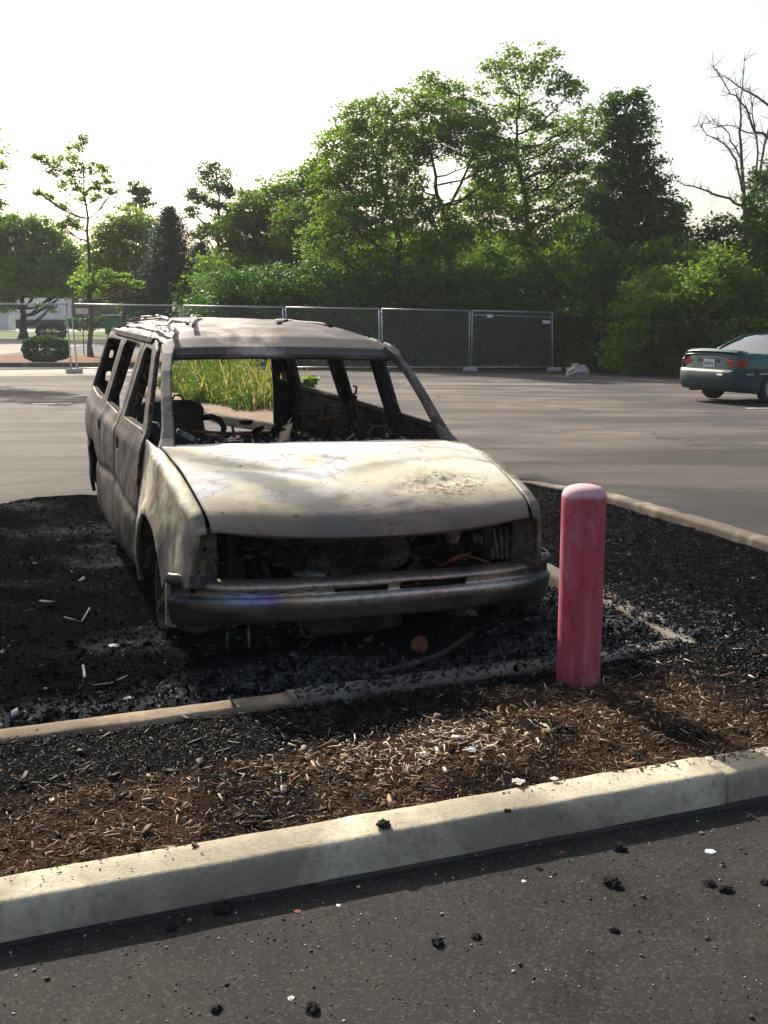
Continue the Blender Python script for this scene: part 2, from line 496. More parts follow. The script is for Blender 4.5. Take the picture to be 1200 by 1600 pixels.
def m_hood():
    N = NT('burnt_hood'); p = N.obj(); X, Y_, Z = N.sep(p)
    w1 = N.noise(N.map(p, (1, 1.6, 1)), 1.6, 6, .6, 1.0); w2 = N.noise(N.map(p, loc=(3, 7, 1)), 3.4, 6, .65, .8)
    w3 = N.noise(N.map(p, (.8, 1.8, 1), loc=(9, 2, 5)), 1.3, 5, .55, 1.4); fine = N.noise(p, 60, 5, .7)
    col = N.mix(N.ramp(w1, [(.26, 0), (.56, 1)]), (.36, .335, .315), (.82, .805, .775))
    col = N.mix(N.ramp(w3, [(.47, 0), (.61, .8)]), col, (.74, .68, .46))          # sulphur-yellow bloom
    col = N.mix(N.ramp(w2, [(.52, 0), (.68, .62)]), col, (.36, .25, .17))          # tan scorch
    edge = N.ramp(w3, [(.462, 0), (.472, 1), (.50, 0)])
    col = N.mix(N.ma('MULTIPLY', edge, .55), col, (.22, .14, .09))
    # browned leading edge and sooty corner, with the rolled lip's shading painted in
    yy = N.ma('ADD', Y_, N.ma('MULTIPLY', N.ma('SUBTRACT', w2, .5), .40))
    lip = N.mr(yy, .40, .06)
    col = N.mix(N.ma('MULTIPLY', lip, .80), col, N.mix(N.ramp(w1, [(.34, 0), (.54, 1)]), (.06, .056, .054), (.15, .085, .050)))
    # diagonal grey streak from the rear right-hand corner towards the nose
    dg = N.ma('ABSOLUTE', N.ma('ADD', N.ma('ADD', N.ma('MULTIPLY', X, .82), N.ma('MULTIPLY', Y_, .57)), N.ma('ADD', .12, N.ma('MULTIPLY', N.ma('SUBTRACT', w1, .5), .35))))
    st = N.ma('MULTIPLY', N.mr(dg, .20, .03), N.mr(X, .10, -.20))
    col = N.mix(N.ma('MULTIPLY', st, .75), col, (.16, .16, .155))
    # blistered rust patch
    q = N.n('ShaderNodeVectorMath', operation='DISTANCE'); N.put(q.inputs[0], N.map(p, (1, 1.5, 0))); q.inputs[1].default_value = (.42, .50, 0)
    pt = N.ma('MULTIPLY', N.mr(N.ma('ADD', q.outputs['Value'], N.ma('MULTIPLY', N.ma('SUBTRACT', w2, .5), .5)), .30, .10), N.ramp(N.noise(p, 28, 4, .7), [(.46, 0), (.58, 1)]))
    col = N.mix(N.ma('MULTIPLY', pt, .75), col, (.07, .045, .03))
    # left rear corner bluish, flecks of soot
    col = N.mix(N.ramp(fine, [(.30, .45), (.44, 0)]), col, (.22, .19, .16))
    fl = N.ramp(N.noise(N.map(p, (1, 1.7, 1)), 21, 3, .5), [(.70, 0), (.725, .8)])
    col = N.mix(fl, col, (.05, .045, .04))
    N.bump(N.mix(.35, fine, w2), .30, .010)
    return N.fin(col, .85, 0.0, .06)
M['hood'] = m_hood()
M['roof'] = m_burnt('burnt_roof', ((.46, .40, .39), (.17, .145, .14), (.24, .155, .12)), soot=.18, rust=.5, bright=.55, sc=1.6)
M['fender'] = m_burnt('burnt_fender', ((.50, .48, .40), (.075, .073, .066), (.17, .12, .06)), soot=.75, rust=.8, bright=.6, sc=2.0, yellow=.15, zsoot=(.15, .72))
M['side'] = m_burnt('burnt_side', ((.12, .118, .12), (.022, .0215, .023), (.050, .033, .021)), soot=.7, rust=.6, bright=.25, sc=1.7, zsoot=(.15, .85))
M['pillar'] = m_burnt('burnt_pillar', ((.20, .19, .195), (.045, .044, .047), (.16, .105, .07)), soot=.55, rust=.5, bright=.4, sc=1.6)
M['char'] = m_burnt('charred_metal', ((.035, .035, .035), (.010, .010, .0105), (.030, .019, .013)), soot=.6, rust=.5, bright=.2, sc=2.5, rough=.9, metal=0, spec=.05)
M['engine'] = m_burnt('charred_engine', ((.10, .10, .105), (.022, .022, .023), (.06, .036, .024)), soot=.5, rust=.5, bright=.35, sc=4, metal=.1, rough=.75)
M['ash_metal'] = m_burnt('ashy_metal', ((.34, .34, .34), (.10, .10, .10), (.16, .11, .07)), soot=.3, rust=.4, bright=.6, sc=5)

def m_bumper():
    N = NT('burnt_chrome'); p = N.obj(); X, Y_, Z = N.sep(p)
    w = N.noise(p, 3.0, 5, .6, .6); f = N.noise(p, 40, 5, .7)
    base = N.ramp(w, [(.3, (.22, .215, .205)), (.5, (.46, .44, .40)), (.7, (.56, .48, .38))])
    # heat tint and painted ridge highlight on the chrome: blue and violet near the right wing, straw elsewhere
    xx = N.ma('ADD', X, N.ma('MULTIPLY', N.ma('SUBTRACT', w, .5), .25))
    xn = N.mr(xx, -.90, -.18)
    tint = N.ramp(xn, [(0, (.16, .15, .14)), (.22, (.14, .30, .42)), (.42, (.16, .24, .55)), (.56, (.30, .20, .42)), (.70, (.42, .28, .16)), (.88, (.55, .48, .34)), (1, (.62, .60, .54))])
    base = N.mix(N.mr(Z, .375, .33), base, N.mix(1.0, base, (.45, .43, .40), 'MULTIPLY'))
    zb = N.ma('MULTIPLY', N.mr(Z, .345, .375), N.mr(Z, .435, .40))  # band along the ridge: heat tint and the ridge highlight painted together
    col = N.mix(N.ma('MULTIPLY', zb, .8), base, tint)
    top = N.mr(Z, .43, .455)
    col = N.mix(N.ma('MULTIPLY', top, N.ramp(w, [(.42, 0), (.55, .8)])), col, (.50, .36, .25))
    col = N.mix(N.mr(N.ma('ADD', N.ma('ABSOLUTE', X), N.ma('MULTIPLY', N.mr(Z, .37, .28), .25)), .62, .92), col, (.05, .05, .05))
    col = N.mix(N.ramp(f, [(.33, .6), (.5, 0)]), col, (.05, .045, .04))
    N.bump(f, .2, .006)
    return N.fin(col, N.ramp(w, [(.3, .28), (.7, .50)]), .65)
M['bumper'] = m_bumper()

def m_bollard():
    N = NT('faded_red_paint'); p = N.obj(); X, Y_, Z = N.sep(p)
    st = N.noise(N.map(p, (14, 14, 1.1)), 2.2, 5, .65); f = N.noise(p, 55, 4, .7); g = N.noise(p, 7, 5, .65); h = N.noise(N.map(p, (3, 3, 1.2)), 3.0, 5, .7, .6)
    col = N.mix(N.ramp(st, [(.35, 0), (.7, 1)]), (.36, .048, .078), (.47, .105, .148))
    col = N.mix(N.ramp(g, [(.50, 0), (.72, .6)]), col, (.52, .17, .22))
    col = N.mix(N.ramp(h, [(.54, 0), (.60, .55)]), col, (.47, .20, .235))
    col = N.mix(N.ramp(h, [(.36, .5), (.42, 0)]), col, (.21, .028, .045))
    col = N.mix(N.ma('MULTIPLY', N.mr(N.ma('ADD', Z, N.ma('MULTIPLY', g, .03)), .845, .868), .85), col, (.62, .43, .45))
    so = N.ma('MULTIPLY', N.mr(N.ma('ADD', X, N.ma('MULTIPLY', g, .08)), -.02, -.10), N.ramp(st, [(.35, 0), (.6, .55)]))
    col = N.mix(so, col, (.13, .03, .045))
    zb = N.ma('ADD', Z, N.ma('MULTIPLY', N.ma('SUBTRACT', g, .5), .12))
    col = N.mix(N.ma('MULTIPLY', N.mr(zb, .10, .0), .75), col, (.10, .045, .035))
    col = N.mix(N.ramp(f, [(.64, 0), (.70, .6)]), col, (.60, .40, .42))
    col = N.mix(N.ramp(f, [(.29, .7), (.35, 0)]), col, (.14, .02, .03))
    N.bump(N.mix(.5, f, st), .4, .004)
    return N.fin(col, .75, spec=.15)
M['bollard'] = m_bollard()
M['galv'] = simple('galvanised_steel', (.42, .43, .44), .45, .5, .15, 10)
M['wire'] = simple('fence_wire', (.44, .46, .46), .5, .4, .1, 5)
M['block'] = simple('white_concrete', (.46, .44, .41), .9, 0, .2, 12, bump=.4)
M['rubber'] = simple('rubber', (.022, .022, .022), .8, 0, .3, 20)
M['blackplastic'] = simple('black_plastic', (.018, .018, .02), .55, 0, .3, 10)
M['dash'] = M['char']
M['orange'] = simple('burnt_wire', (.26, .07, .035), .7, 0, .3, 30)
M['whitewire'] = simple('ashen_wire', (.66, .66, .60), .7, 0, .1, 30)
M['red_lens'] = simple('red_lens', (.30, .018, .018), .25, 0, .15, 20, .6)
M['plate'] = simple('plate', (.58, .60, .60), .4, 0, .06, 60)
M['platemark'] = simple('plate_mark', (.12, .14, .2), .5)
M['rim'] = simple('hubcap', (.42, .43, .45), .35, .5, .1, 8)
def m_teal():
    N = NT('teal_paint'); p = N.obj()
    d = N.noise(p, 3, 5, .6)
    col = N.mix(N.ramp(d, [(.4, 0), (.7, .25)]), (.001, .060, .058), (.008, .075, .074))
    N.b.inputs['Coat Weight'].default_value = .6; N.b.inputs['Coat Roughness'].default_value = .08
    return N.fin(col, N.ramp(d, [(.3, .28), (.7, .42)]), 0.0)
M['teal'] = m_teal()
M['teal_bumper'] = simple('teal_bumper', (.008, .034, .040), .5, 0, .2, 5)
def m_glass(name, c=(.02, .03, .03)):
    N = NT(name); N.b.inputs['Coat Weight'].default_value = .4; N.b.inputs['Coat Roughness'].default_value = .05
    p = N.obj()
    return N.fin(N.mix(N.noise(p, 2), c, tuple(x * 2 for x in c)), .05, 0, .5)
M['carglass'] = m_glass('car_glass')
M['trailer'] = simple('trailer_white', (.62, .66, .70), .5, 0, .08, 1)
M['green'] = simple('green_steel', (.02, .20, .10), .5, 0, .2, 2)
M['darkblue'] = simple('dark_blue_paint', (.02, .028, .045), .4, 0, .3, 2)
M['pole'] = simple('dark_pole', (.03, .035, .035), .5, .3)
M['lamp'] = simple('lamp_head', (.5, .5, .48), .5)
M['signwhite'] = simple('sign_white', (.72, .76, .78), .5, 0, .05, 4)
M['pebble'] = simple('pebble', (.5, .45, .38), .8, 0, .4, 30)
M['rock'] = simple('pale_rock', (.36, .34, .31), .9, 0, .3, 8, bump=.5)
M['rust'] = simple('rusty_steel', (.15, .07, .04), .85, .2, .4, 25, bump=.4)

#PART2
# ------------------------------------------------------------------ ground, road surfaces
def sheet(name, x0, x1, y0, y1, dz, m, nx, ny, edge=None, kind='structure', zf=None):
    xs = np.linspace(x0, x1, nx + 1); v = []
    for i in range(ny + 1):
        t = i / ny
        ya = np.full(nx + 1, y0, float) if edge is None else edge[0](xs)
        yb = np.full(nx + 1, y1, float) if edge is None else edge[1](xs)
        y = ya + (yb - ya) * t
        z = (gz(xs, y) if zf is None else zf(xs, y)) + dz
        v.append(np.stack([xs, y, z], 1))
    v = np.concatenate(v)
    I, J = np.meshgrid(np.arange(ny), np.arange(nx), indexing='ij')
    a = (I * (nx + 1) + J).ravel()
    f = np.stack([a, a + 1, a + nx + 2, a + nx + 1], 1)
    return tag(mesh(name, v, f, m), kind=kind)

sheet('ground', -480, 480, -60, 480, -.035, M['soil'], 140, 160)
seam = lambda x: 13.9 + .06 * x * (x > 0) * -1 + .12 * fbm(x, x * 0, .25, 3)
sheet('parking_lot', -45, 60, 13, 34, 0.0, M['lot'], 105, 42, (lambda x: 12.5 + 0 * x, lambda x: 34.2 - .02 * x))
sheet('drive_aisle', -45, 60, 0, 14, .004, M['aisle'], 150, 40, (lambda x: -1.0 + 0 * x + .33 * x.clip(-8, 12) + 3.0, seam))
sheet('front_road', -14, 16, -12, 3, .008, M['front'], 60, 60, (lambda x: -12 + 0 * x, lambda x: (2.93 + .05 * x) / CA + x * SA / CA))

# far surfaces beyond the fence, left
flat = lambda x, y: gz(x, y)
sheet('lot_edge_strip', -45, -5, 30, 33, .004, M['farpave'], 54, 4, (lambda x: 29.6 + .34 * (x + 9).clip(0, 9) + .3 * fbm(x, 0 * x, .5, 1), lambda x: 34.0 + .05 * x))
sheet('planting_bed', -45, -7.6, 35.2, 43.6, .03, M['mulch_red'], 20, 4)
sheet('far_pavement', -60, -15.5, 43.6, 68, .02, M['farpave'], 20, 10)
sheet('far_road', -15.5, 4, 43.6, 66, .02, M['farroad'], 10, 10)
sheet('grass_verge', -90, 6, 68, 95, .05, M['grass'], 20, 10)
sheet('truck_yard', -120, 10, 95, 150, .04, M['farpave'], 20, 10)
sheet('lawn', -200, -10, 150, 260, .06, M['grass'], 20, 10)
# painted stall lines on the lot
def stripe(p, q, wd):
    (x0, y0), (x1, y1) = p, q
    n = 24; dx, dy = x1 - x0, y1 - y0; L = math.hypot(dx, dy); nx, ny = -dy / L * wd / 2, dx / L * wd / 2
    v = []; f = []
    for i in range(n + 1):
        t = i / n; x, y = x0 + dx * t, y0 + dy * t; j = 1 + .25 * math.sin(i * 2.3)
        z = float(gz(x, y)) + .008
        v += [(x + nx * j, y + ny * j, z), (x - nx * j, y - ny * j, z)]
    for i in range(n): f.append((2 * i, 2 * i + 1, 2 * i + 3, 2 * i + 2))
    tag(mesh('painted_line', v, f, M['paint_white'], smooth=False), kind='structure')
stripe((-6.6, 20.6), (-5.9, 20.75), .12)
stripe((-8.2, 20.4), (-7.2, 20.5), .10)
stripe((6.6, 20.0), (9.6, 20.35), .10)
stripe((.5, 27.5), (5.4, 28.3), .10)

# ------------------------------------------------------------------ kerbs
def kerb(name, pts, m, wd=.16, h=.11, side=1, step=.035, frame=True, z0=0.0, amp=.004, seed=0.0, rag=0.0):
    P = [np.array(T(*p) if frame else p, float) for p in pts]
    Q = []
    for i in range(len(P) - 1):
        L = np.linalg.norm(P[i + 1] - P[i]); n = max(1, int(L / step))
        for k in range(n): Q.append(P[i] + (P[i + 1] - P[i]) * k / n)
    Q.append(P[-1]); Q = np.array(Q)
    if len(Q) > 8:                                    # soften the plan
        for _ in range(4): Q[1:-1] = (Q[:-2] + Q[1:-1] * 2 + Q[2:]) / 4
    Tn = np.gradient(Q, axis=0); Tn /= np.linalg.norm(Tn, axis=1)[:, None]
    Nn = np.stack([-Tn[:, 1], Tn[:, 0]], 1) * side
    prof = [(0, -.06), (.003, h * .35), (.006, h * .72), (.011, h * .90), (.020, h * .975), (.034, h), (wd * .6, h), (wd - .02, h * .99), (wd - .004, h * .93), (wd, h * .8), (wd, -.06)]
    n = len(prof); v = []
    s_along = np.arange(len(Q)) * step
    for k, (d, z) in enumerate(prof):
        o1 = (fbm(s_along, s_along * 0 + k * .15, 5, seed + 2, 4) + .6 * fbm(s_along, s_along * 0 + k * .5, 16, seed + 3, 2)) * amp
        o2 = fbm(s_along, s_along * 0 + k * .4, 9, seed + 5, 3) * amp
        chip = np.clip(fbm(s_along, s_along * 0 + k * .1, 2.2, seed + 9, 3) - .45, 0, 1) * rag * (1 if 2 < k < 6 else .2)
        p = Q + Nn * (d + o1 + chip * .4)[:, None]
        v.append(np.stack([p[:, 0], p[:, 1], gz(p[:, 0], p[:, 1]) + z0 + z + (o2 - chip) * (z > 0)], 1))
    v = np.stack(v, 1).reshape(-1, 3)
    I, J = np.meshgrid(np.arange(len(Q) - 1), np.arange(n - 1), indexing='ij')
    a = (I * n + J).ravel()
    f = np.stack([a, a + n, a + n + 1, a + 1], 1)
    if side < 0: f = f[:, ::-1]
    F = [tuple(r) for r in f.tolist()]
    F.append(tuple(range(n))); F.append(tuple(range((len(Q) - 1) * n + n - 1, (len(Q) - 1) * n - 1, -1)))
    return tag(mesh(name, v, F, m), kind='structure')
bf = lambda a: 2.915 + .05 * a                       # front kerb face
bi = lambda a: 4.145 + .06 * a                       # inner kerb face
kerb('front_kerb', [(-7, bf(-7)), (2.24, bf(2.24))], M['kerb'], .18, .115, rag=.05)
kerb('front_kerb', [(2.252, bf(2.25) + .004), (4.3, bf(4.3)), (4.75, 3.35), (4.98, 3.9), (5.0, 4.6)], M['kerb'], .18, .108, seed=3, rag=.05)
kerb('front_kerb', [(-12, bf(-12)), (-7.01, bf(-7))], M['kerb'], .18, .115, seed=5)
kerb('inner_kerb', [(-7, bi(-7)), (-.62, bi(-.6))], M['kerb_burnt'], .14, .112, seed=1, rag=.06)
kerb('inner_kerb', [(-.61, bi(-.6)), (.98, bi(1) )], M['kerb_burnt'], .14, .112, seed=7, rag=.06)
kerb('inner_kerb', [(.985, bi(1) + .004), (2.93, bi(3))], M['kerb_side'], .14, .122, seed=8, rag=.08)
kerb('stall_kerb', [(2.90, bi(3) + .12), (2.955, bi(3) + .2), (2.99, 4.75), (2.97, 9.4)], M['kerb_side'], .14, .118, side=-1, seed=9, rag=.12)
kerb('island_kerb', [(5.0, 4.62), (4.97, 7.2), (4.9, 8.4), (4.55, 9.3), (4.0, 9.75), (3.1, 9.8)], M['kerb_far'], .16, .125, seed=4, rag=.05, side=1)

# ------------------------------------------------------------------ mulch bed and burnt island (one L-shaped bed)
def bed_keep(A, B):
    strip = np.minimum(np.minimum(B - (bf(A) + .09), (bi(A) + .06) - B), 4.93 - A)
    isl = np.minimum(np.minimum(A - 3.02, 4.84 - A), np.minimum(B - 3.4, 9.72 - B - np.clip(A - 4.0, 0, 1) * .7))
    return np.maximum(strip, isl)
def bed_z(a, b):
    z = .088 + .012 * fbm(a, b, 1.6, 1) + .010 * fbm(a, b, 6, 2) + .007 * fbm(a, b, 22, 3)
    z = z + .035 * np.exp(-((a - 1.6) ** 2 / .8 + (b - 3.65) ** 2 / .12))
    z = z + .02 * sst(a, 3.1, 3.8) * sst(b, 4.2, 5) - .055 * sst(a, 4.45, 4.8) * sst(b, 4.2, 5)
    z = z + .020 * np.exp(-((a - 3.05) / .3) ** 2 - ((b - 4.6) / .6) ** 2)
    return z
def burn_shade(a, b):
    n = fbm(a, b, 2.2, 5, 4)
    k = sst(b - (3.62 + .10 * a) + n * .20, -.10, .10)  # scorched mulch; in front of the car it also paints the bonnet's shadow
    k = np.where((a > 1.75) & (a < 2.75), sst(b - 4.02 + n * .2, -.1, .1), k)
    k = np.maximum(k, sst(a - 2.75 + n * .25 + (b - 3.3) * .35, -.12, .3) * .92)
    k = np.maximum(k, .9 * np.exp(-(((a - 2.32) / .22) ** 2 + ((b - 3.42) / .10) ** 2)))  # dark blob where the bollard's shadow falls, painted into the mask
    k = np.maximum(k, .75 * sst(fbm(a, b, 2.6, 8, 3), .15, .45))
    return np.clip(k, 0, 1)
us = np.concatenate([np.arange(-7, -1.6, .12), np.arange(-1.6, 4.96, .03)])
vs = np.concatenate([np.arange(2.5, 6.2, .03), np.arange(6.2, 9.8, .08)])
V, F = clip_sheet(us, vs, bed_keep, lambda u, v: np.stack([u * CA - v * SA, u * SA + v * CA, bed_z(u, v)], 1))
N = NT('bed_soil'); p_ = N.pos(); t_ = N.attr()
c_ = N.mix(N.noise(p_, 24, 5, .7), (.028, .016, .010), (.075, .042, .024))
c_ = N.mix(t_, c_, N.mix(N.ramp(N.noise(p_, 30, 4, .7), [(.55, 0), (.75, 1)]), (.0045, .0045, .0045), (.022, .023, .025)))
N.bump(N.noise(p_, 60, 5, .75), .9, .02)
M['bed'] = N.fin(c_, .97, spec=0.02)
cen = np.array([V[list(f)].mean(0) for f in F]); ca, cb = ABn(cen[:, 0], cen[:, 1])
tag(mesh('mulch_bed', V, F, M['bed'], attr=burn_shade(ca, cb)), kind='structure')

BOXV = np.array([[-1, -1, -1], [1, -1, -1], [1, 1, -1], [-1, 1, -1], [-1, -1, 1], [1, -1, 1], [1, 1, 1], [-1, 1, 1]], float) / 2
BOXF = np.array([[3, 2, 1, 0], [4, 5, 6, 7], [0, 1, 5, 4], [1, 2, 6, 5], [2, 3, 7, 6], [3, 0, 4, 7]])
def bits(name, a, b, z, L, Wd, H, tone, m, label, pitch=.35, taper=.6, frame=True):
    n = len(a)
    yaw = rng.uniform(0, 2 * np.pi, n); pt = rng.normal(0, pitch, n); rl = rng.normal(0, .5, n)
    V = np.repeat(BOXV[None], n, 0)
    V = V + rng.uniform(-.14, .14, V.shape)
    tp = 1 - (V[:, :, 0] + .5) * rng.uniform(0, taper, n)[:, None]
    V[:, :, 1] *= tp; V[:, :, 2] *= tp
    V[:, :, 0] *= L[:, None]; V[:, :, 1] *= Wd[:, None]; V[:, :, 2] *= H[:, None]
    V[:, :, 2] += -(V[:, :, 0] ** 2) * rng.uniform(-6, 6, n)[:, None]
    y, zz = V[:, :, 1].copy(), V[:, :, 2].copy(); c, s = np.cos(rl)[:, None], np.sin(rl)[:, None]
    V[:, :, 1], V[:, :, 2] = y * c - zz * s, y * s + zz * c
    x, zz = V[:, :, 0].copy(), V[:, :, 2].copy(); c, s = np.cos(pt)[:, None], np.sin(pt)[:, None]
    V[:, :, 0], V[:, :, 2] = x * c - zz * s, x * s + zz * c
    x, y = V[:, :, 0].copy(), V[:, :, 1].copy(); c, s = np.cos(yaw)[:, None], np.sin(yaw)[:, None]
    V[:, :, 0], V[:, :, 1] = x * c - y * s, x * s + y * c
    if frame: wx, wy = a * CA - b * SA, a * SA + b * CA
    else: wx, wy = a, b
    V += np.stack([wx, wy, z], 1)[:, None]
    Fc = (np.arange(n)[:, None, None] * 8 + BOXF[None]).reshape(-1, 4)
    o = mesh(name, V.reshape(-1, 3), Fc, m, smooth=False, attr=np.repeat(tone, 6))
    return tag(o, label, None, None, 'stuff')

# wood chips of the strip
n = 34000
a = rng.uniform(-1.5, 4.8, n); b = bf(a) + .10 + (bi(a) - bf(a) - .02) * rng.uniform(0, 1, n)
k = burn_shade(a, b)
tone = np.where(rng.uniform(size=n) < k * .96, rng.uniform(.0, .30, n), np.clip(rng.beta(1.7, 2.3, n) * .82 + .22 - .16 * (fbm(a, b, 1.6, 14) + .1) + .42 * np.exp(-((a - 1.3) / .5) ** 2 - ((b - 3.55) / .22) ** 2), .1, 1))  # one patch of paler chips: its sunlight is put into the tone
tone = np.where((rng.uniform(size=n) < .015), rng.uniform(.8, 1, n), tone)
L = rng.uniform(.012, .045, n) * np.where(tone > .7, 1.15, np.where(tone < .31, .55, .9)); Wd = rng.uniform(.0020, .0055, n); H = rng.uniform(.0012, .0035, n)
big_ = rng.uniform(size=n) < .012; L = np.where(big_, rng.uniform(.03, .07, n), L); Wd = np.where(big_, rng.uniform(.010, .022, n), Wd); H = np.where(big_, .008, H)
fin = rng.uniform(size=n) < .35; L = np.where(fin, L * .45, L); Wd = np.where(fin, Wd * .6, Wd)
bits('wood_chips', a, b, bed_z(a, b) + rng.uniform(.001, .018, n), L, Wd, H, tone, M['chips'], 'brown and scorched shredded bark chips covering the planting strip between the kerbs')
n = 1500
a = rng.uniform(-1.3, 3.2, n); b = bf(a) + .20 - np.abs(rng.normal(0, .06, n)); ok = (b > bf(a) + .02) & (rng.uniform(size=n) < .35 + 1.2 * fbm(a, b, .9, 41)); a, b = a[ok], b[ok]; n = len(a)
bits('kerb_crumbs', a, b, .117 + rng.uniform(0, .003, n), rng.uniform(.003, .010, n), rng.uniform(.002, .005, n), rng.uniform(.001, .003, n), rng.uniform(.1, .7, n), M['chips'], 'crumbs of bark spilled on top of the near kerb', pitch=.1)
# charred litter on the island right of the car
n = 26000
a = rng.uniform(3.00, 4.80, n); b = 3.9 + 5.6 * rng.uniform(0, 1, n) ** 1.5
zone = np.exp(-((a - 3.2) / .35) ** 2) * np.exp(-((b - 4.9) / .9) ** 2)
tone = np.clip(np.where(rng.uniform(size=n) < .035 + .5 * zone, rng.uniform(.6, .95, n), rng.uniform(0, .5, n)), 0, 1)
bits('charred_litter', a, b, bed_z(a, b) + rng.uniform(-.002, .010, n), rng.uniform(.008, .032, n), rng.uniform(.002, .006, n), rng.uniform(.0015, .004, n), tone, M['ashbits'], 'black charred litter with grey ash on the island right of the red bollard')

# burnt debris field in the stall
def char_z(a, b):
    z = .050 + .020 * fbm(a, b, 1.7, 4) + .014 * fbm(a, b, 7, 6) + .010 * fbm(a, b, 26, 7)
    front = np.exp(-((b - 4.75) / .30) ** 2) * sst(a, .2, .8) * (1 - sst(a, 2.85, 3.0))
    z = z + .050 * front + .035 * np.exp(-((a - 2.55) / .45) ** 2 - ((b - 5.0) / .7) ** 2) + .04 * np.exp(-((b - 5.1) / .5) ** 2) * np.exp(-((a - 2.4) / .6) ** 2)
    ed = np.minimum(sst(10.7 - b + .7 * fbm(a, b, 1.1, 9), 0, .9), sst(a + 4.2 + .5 * fbm(a, b, 1.3, 2), 0, .8))
    return z * ed - .035 * (1 - ed)
us = np.concatenate([np.arange(-4.4, -1.2, .08), np.arange(-1.2, 2.99, .032)])
vs = np.concatenate([np.arange(4.20, 6.6, .032), np.arange(6.6, 10.9, .07)])
V, F = clip_sheet(us, vs, lambda A, B: np.minimum(B - (bi(A) + .12), 2.95 - A), lambda u, v: np.stack([u * CA - v * SA, u * SA + v * CA, char_z(u, v)], 1))
N = NT('char_ground'); p_ = N.pos()
c_ = N.ramp(N.noise(p_, 3, 6, .7), [(.35, (.003, .0035, .004)), (.6, (.007, .008, .009)), (.8, (.022, .024, .027))])
c_ = N.mix(N.ramp(N.noise(p_, 26, 6, .75), [(.60, 0), (.75, .8)]), c_, (.07, .078, .088))
N.bump(N.noise(p_, 50, 6, .75), 1.0, .03)
t_ = N.attr()
gm = N.ma('MULTIPLY', t_, N.ramp(N.noise(p_, 11, 6, .75), [(.38, 0), (.62, 1)]))
c_ = N.mix(gm, c_, N.mix(N.noise(p_, 60, 4, .7), (.03, .032, .036), (.30, .31, .33)))
M['charground'] = N.fin(c_, .98, spec=0.0)
def ashzone(a, b):
    return np.clip(1.0 * np.exp(-((a - 2.75) / .55) ** 2) * np.exp(-((b - 4.85) / .60) ** 2) + .75 * np.exp(-((a - 1.15) / .40) ** 2) * np.exp(-((b - 4.62) / .22) ** 2) + .45 * np.exp(-((b - 4.55) / .14) ** 2) + .35 * sst(fbm(a, b, 1.6, 31, 4), .1, .6), 0, 1)
cen = np.array([V[list(f)].mean(0) for f in F]); ca, cb = ABn(cen[:, 0], cen[:, 1])
tag(mesh('scorched_ground', V, F, M['charground'], attr=ashzone(ca, cb)), kind='structure')
n = 42000
a = rng.uniform(-2.2, 2.95, n); b = 4.32 + .06 * a + 5.8 * rng.uniform(0, 1, n) ** 2.0
zone = ashzone(a, b)
u_ = rng.uniform(size=n)
tone = np.where(u_ < .025 + .45 * zone, rng.uniform(.6, .90, n), rng.uniform(0, .58, n))
sz = rng.uniform(.003, .013, n) * (1 + .9 * (rng.uniform(size=n) < .06))
bits('burnt_debris', a, b, char_z(a, b) + rng.uniform(-.004, .008, n) * (1 + 1.2 * zone), sz * 1.5, sz * .8, sz * .45, tone, M['ashbits'], 'black cinders and pale ash flakes strewn round the burnt-out car', pitch=.7)
# ash crumbs lying over the right half of the inner kerb and round its corner
n = 3600
a = np.concatenate([rng.uniform(1.0, 3.1, n // 2), rng.normal(3.0, .18, n // 2)]); b = np.concatenate([bi(a[:n // 2]) + rng.normal(.07, .10, n // 2), rng.uniform(4.2, 5.6, n - n // 2)])
bb = np.abs(b - bi(a) - .07) < .07
onk = (bb & (a < 2.96)) | (np.abs(a - 3.06) < .06) & (b > 4.5)
sz = rng.uniform(.003, .012, n) * (1 + 1.2 * (rng.uniform(size=n) < .08))
tone = np.where(rng.uniform(size=n) < .62, rng.uniform(.64, .82, n), rng.uniform(.5, .66, n))
bits('ash_crumbs', a, b, np.where(onk, .118, .09) + rng.uniform(0, .012, n), sz * 1.6, sz, sz * .5, tone, M['ashbits'], 'grey ash crumbs lying on and around the right half of the inner kerb', pitch=.6)
n = 520
a = rng.uniform(-2.0, 2.9, n); b = 4.36 + .06 * a + 4.5 * rng.uniform(0, 1, n) ** 2.2
z_ = np.where(rng.uniform(size=n) < .28, rng.uniform(.62, .84, n), rng.uniform(.3, .64, n))
bits('burnt_flakes', a, b, char_z(a, b) + rng.uniform(.002, .015, n), rng.uniform(.02, .09, n), rng.uniform(.01, .04, n), rng.uniform(.002, .010, n), z_, M['ashbits'], 'larger curled flakes and slivers of burnt material among the cinders', pitch=.35, taper=.8)
# grit on the near road
n = 9500
x = rng.uniform(-2.6, 3.2, n); y = rng.uniform(1.2, 4.6, n); A_, B_ = ABn(x, y); ok = B_ < bf(A_) - .012
x, y = x[ok], y[ok]; n = len(x)
near = np.exp(-(bf(ABn(x, y)[0]) - ABn(x, y)[1]) / .35)
sz = rng.uniform(.0014, .0042, n) * np.where(rng.uniform(size=n) < .05, 2.0, 1) * (1 + .3 * near)
tone = np.where(rng.uniform(size=n) < .72, rng.uniform(0, .6, n), rng.uniform(.66, 1, n))
bits('road_grit', x, y, .008 + sz * .3, sz * 1.4, sz, sz * .7, tone, M['grit'], 'fine dark and pale grit scattered over the near asphalt', frame=False)

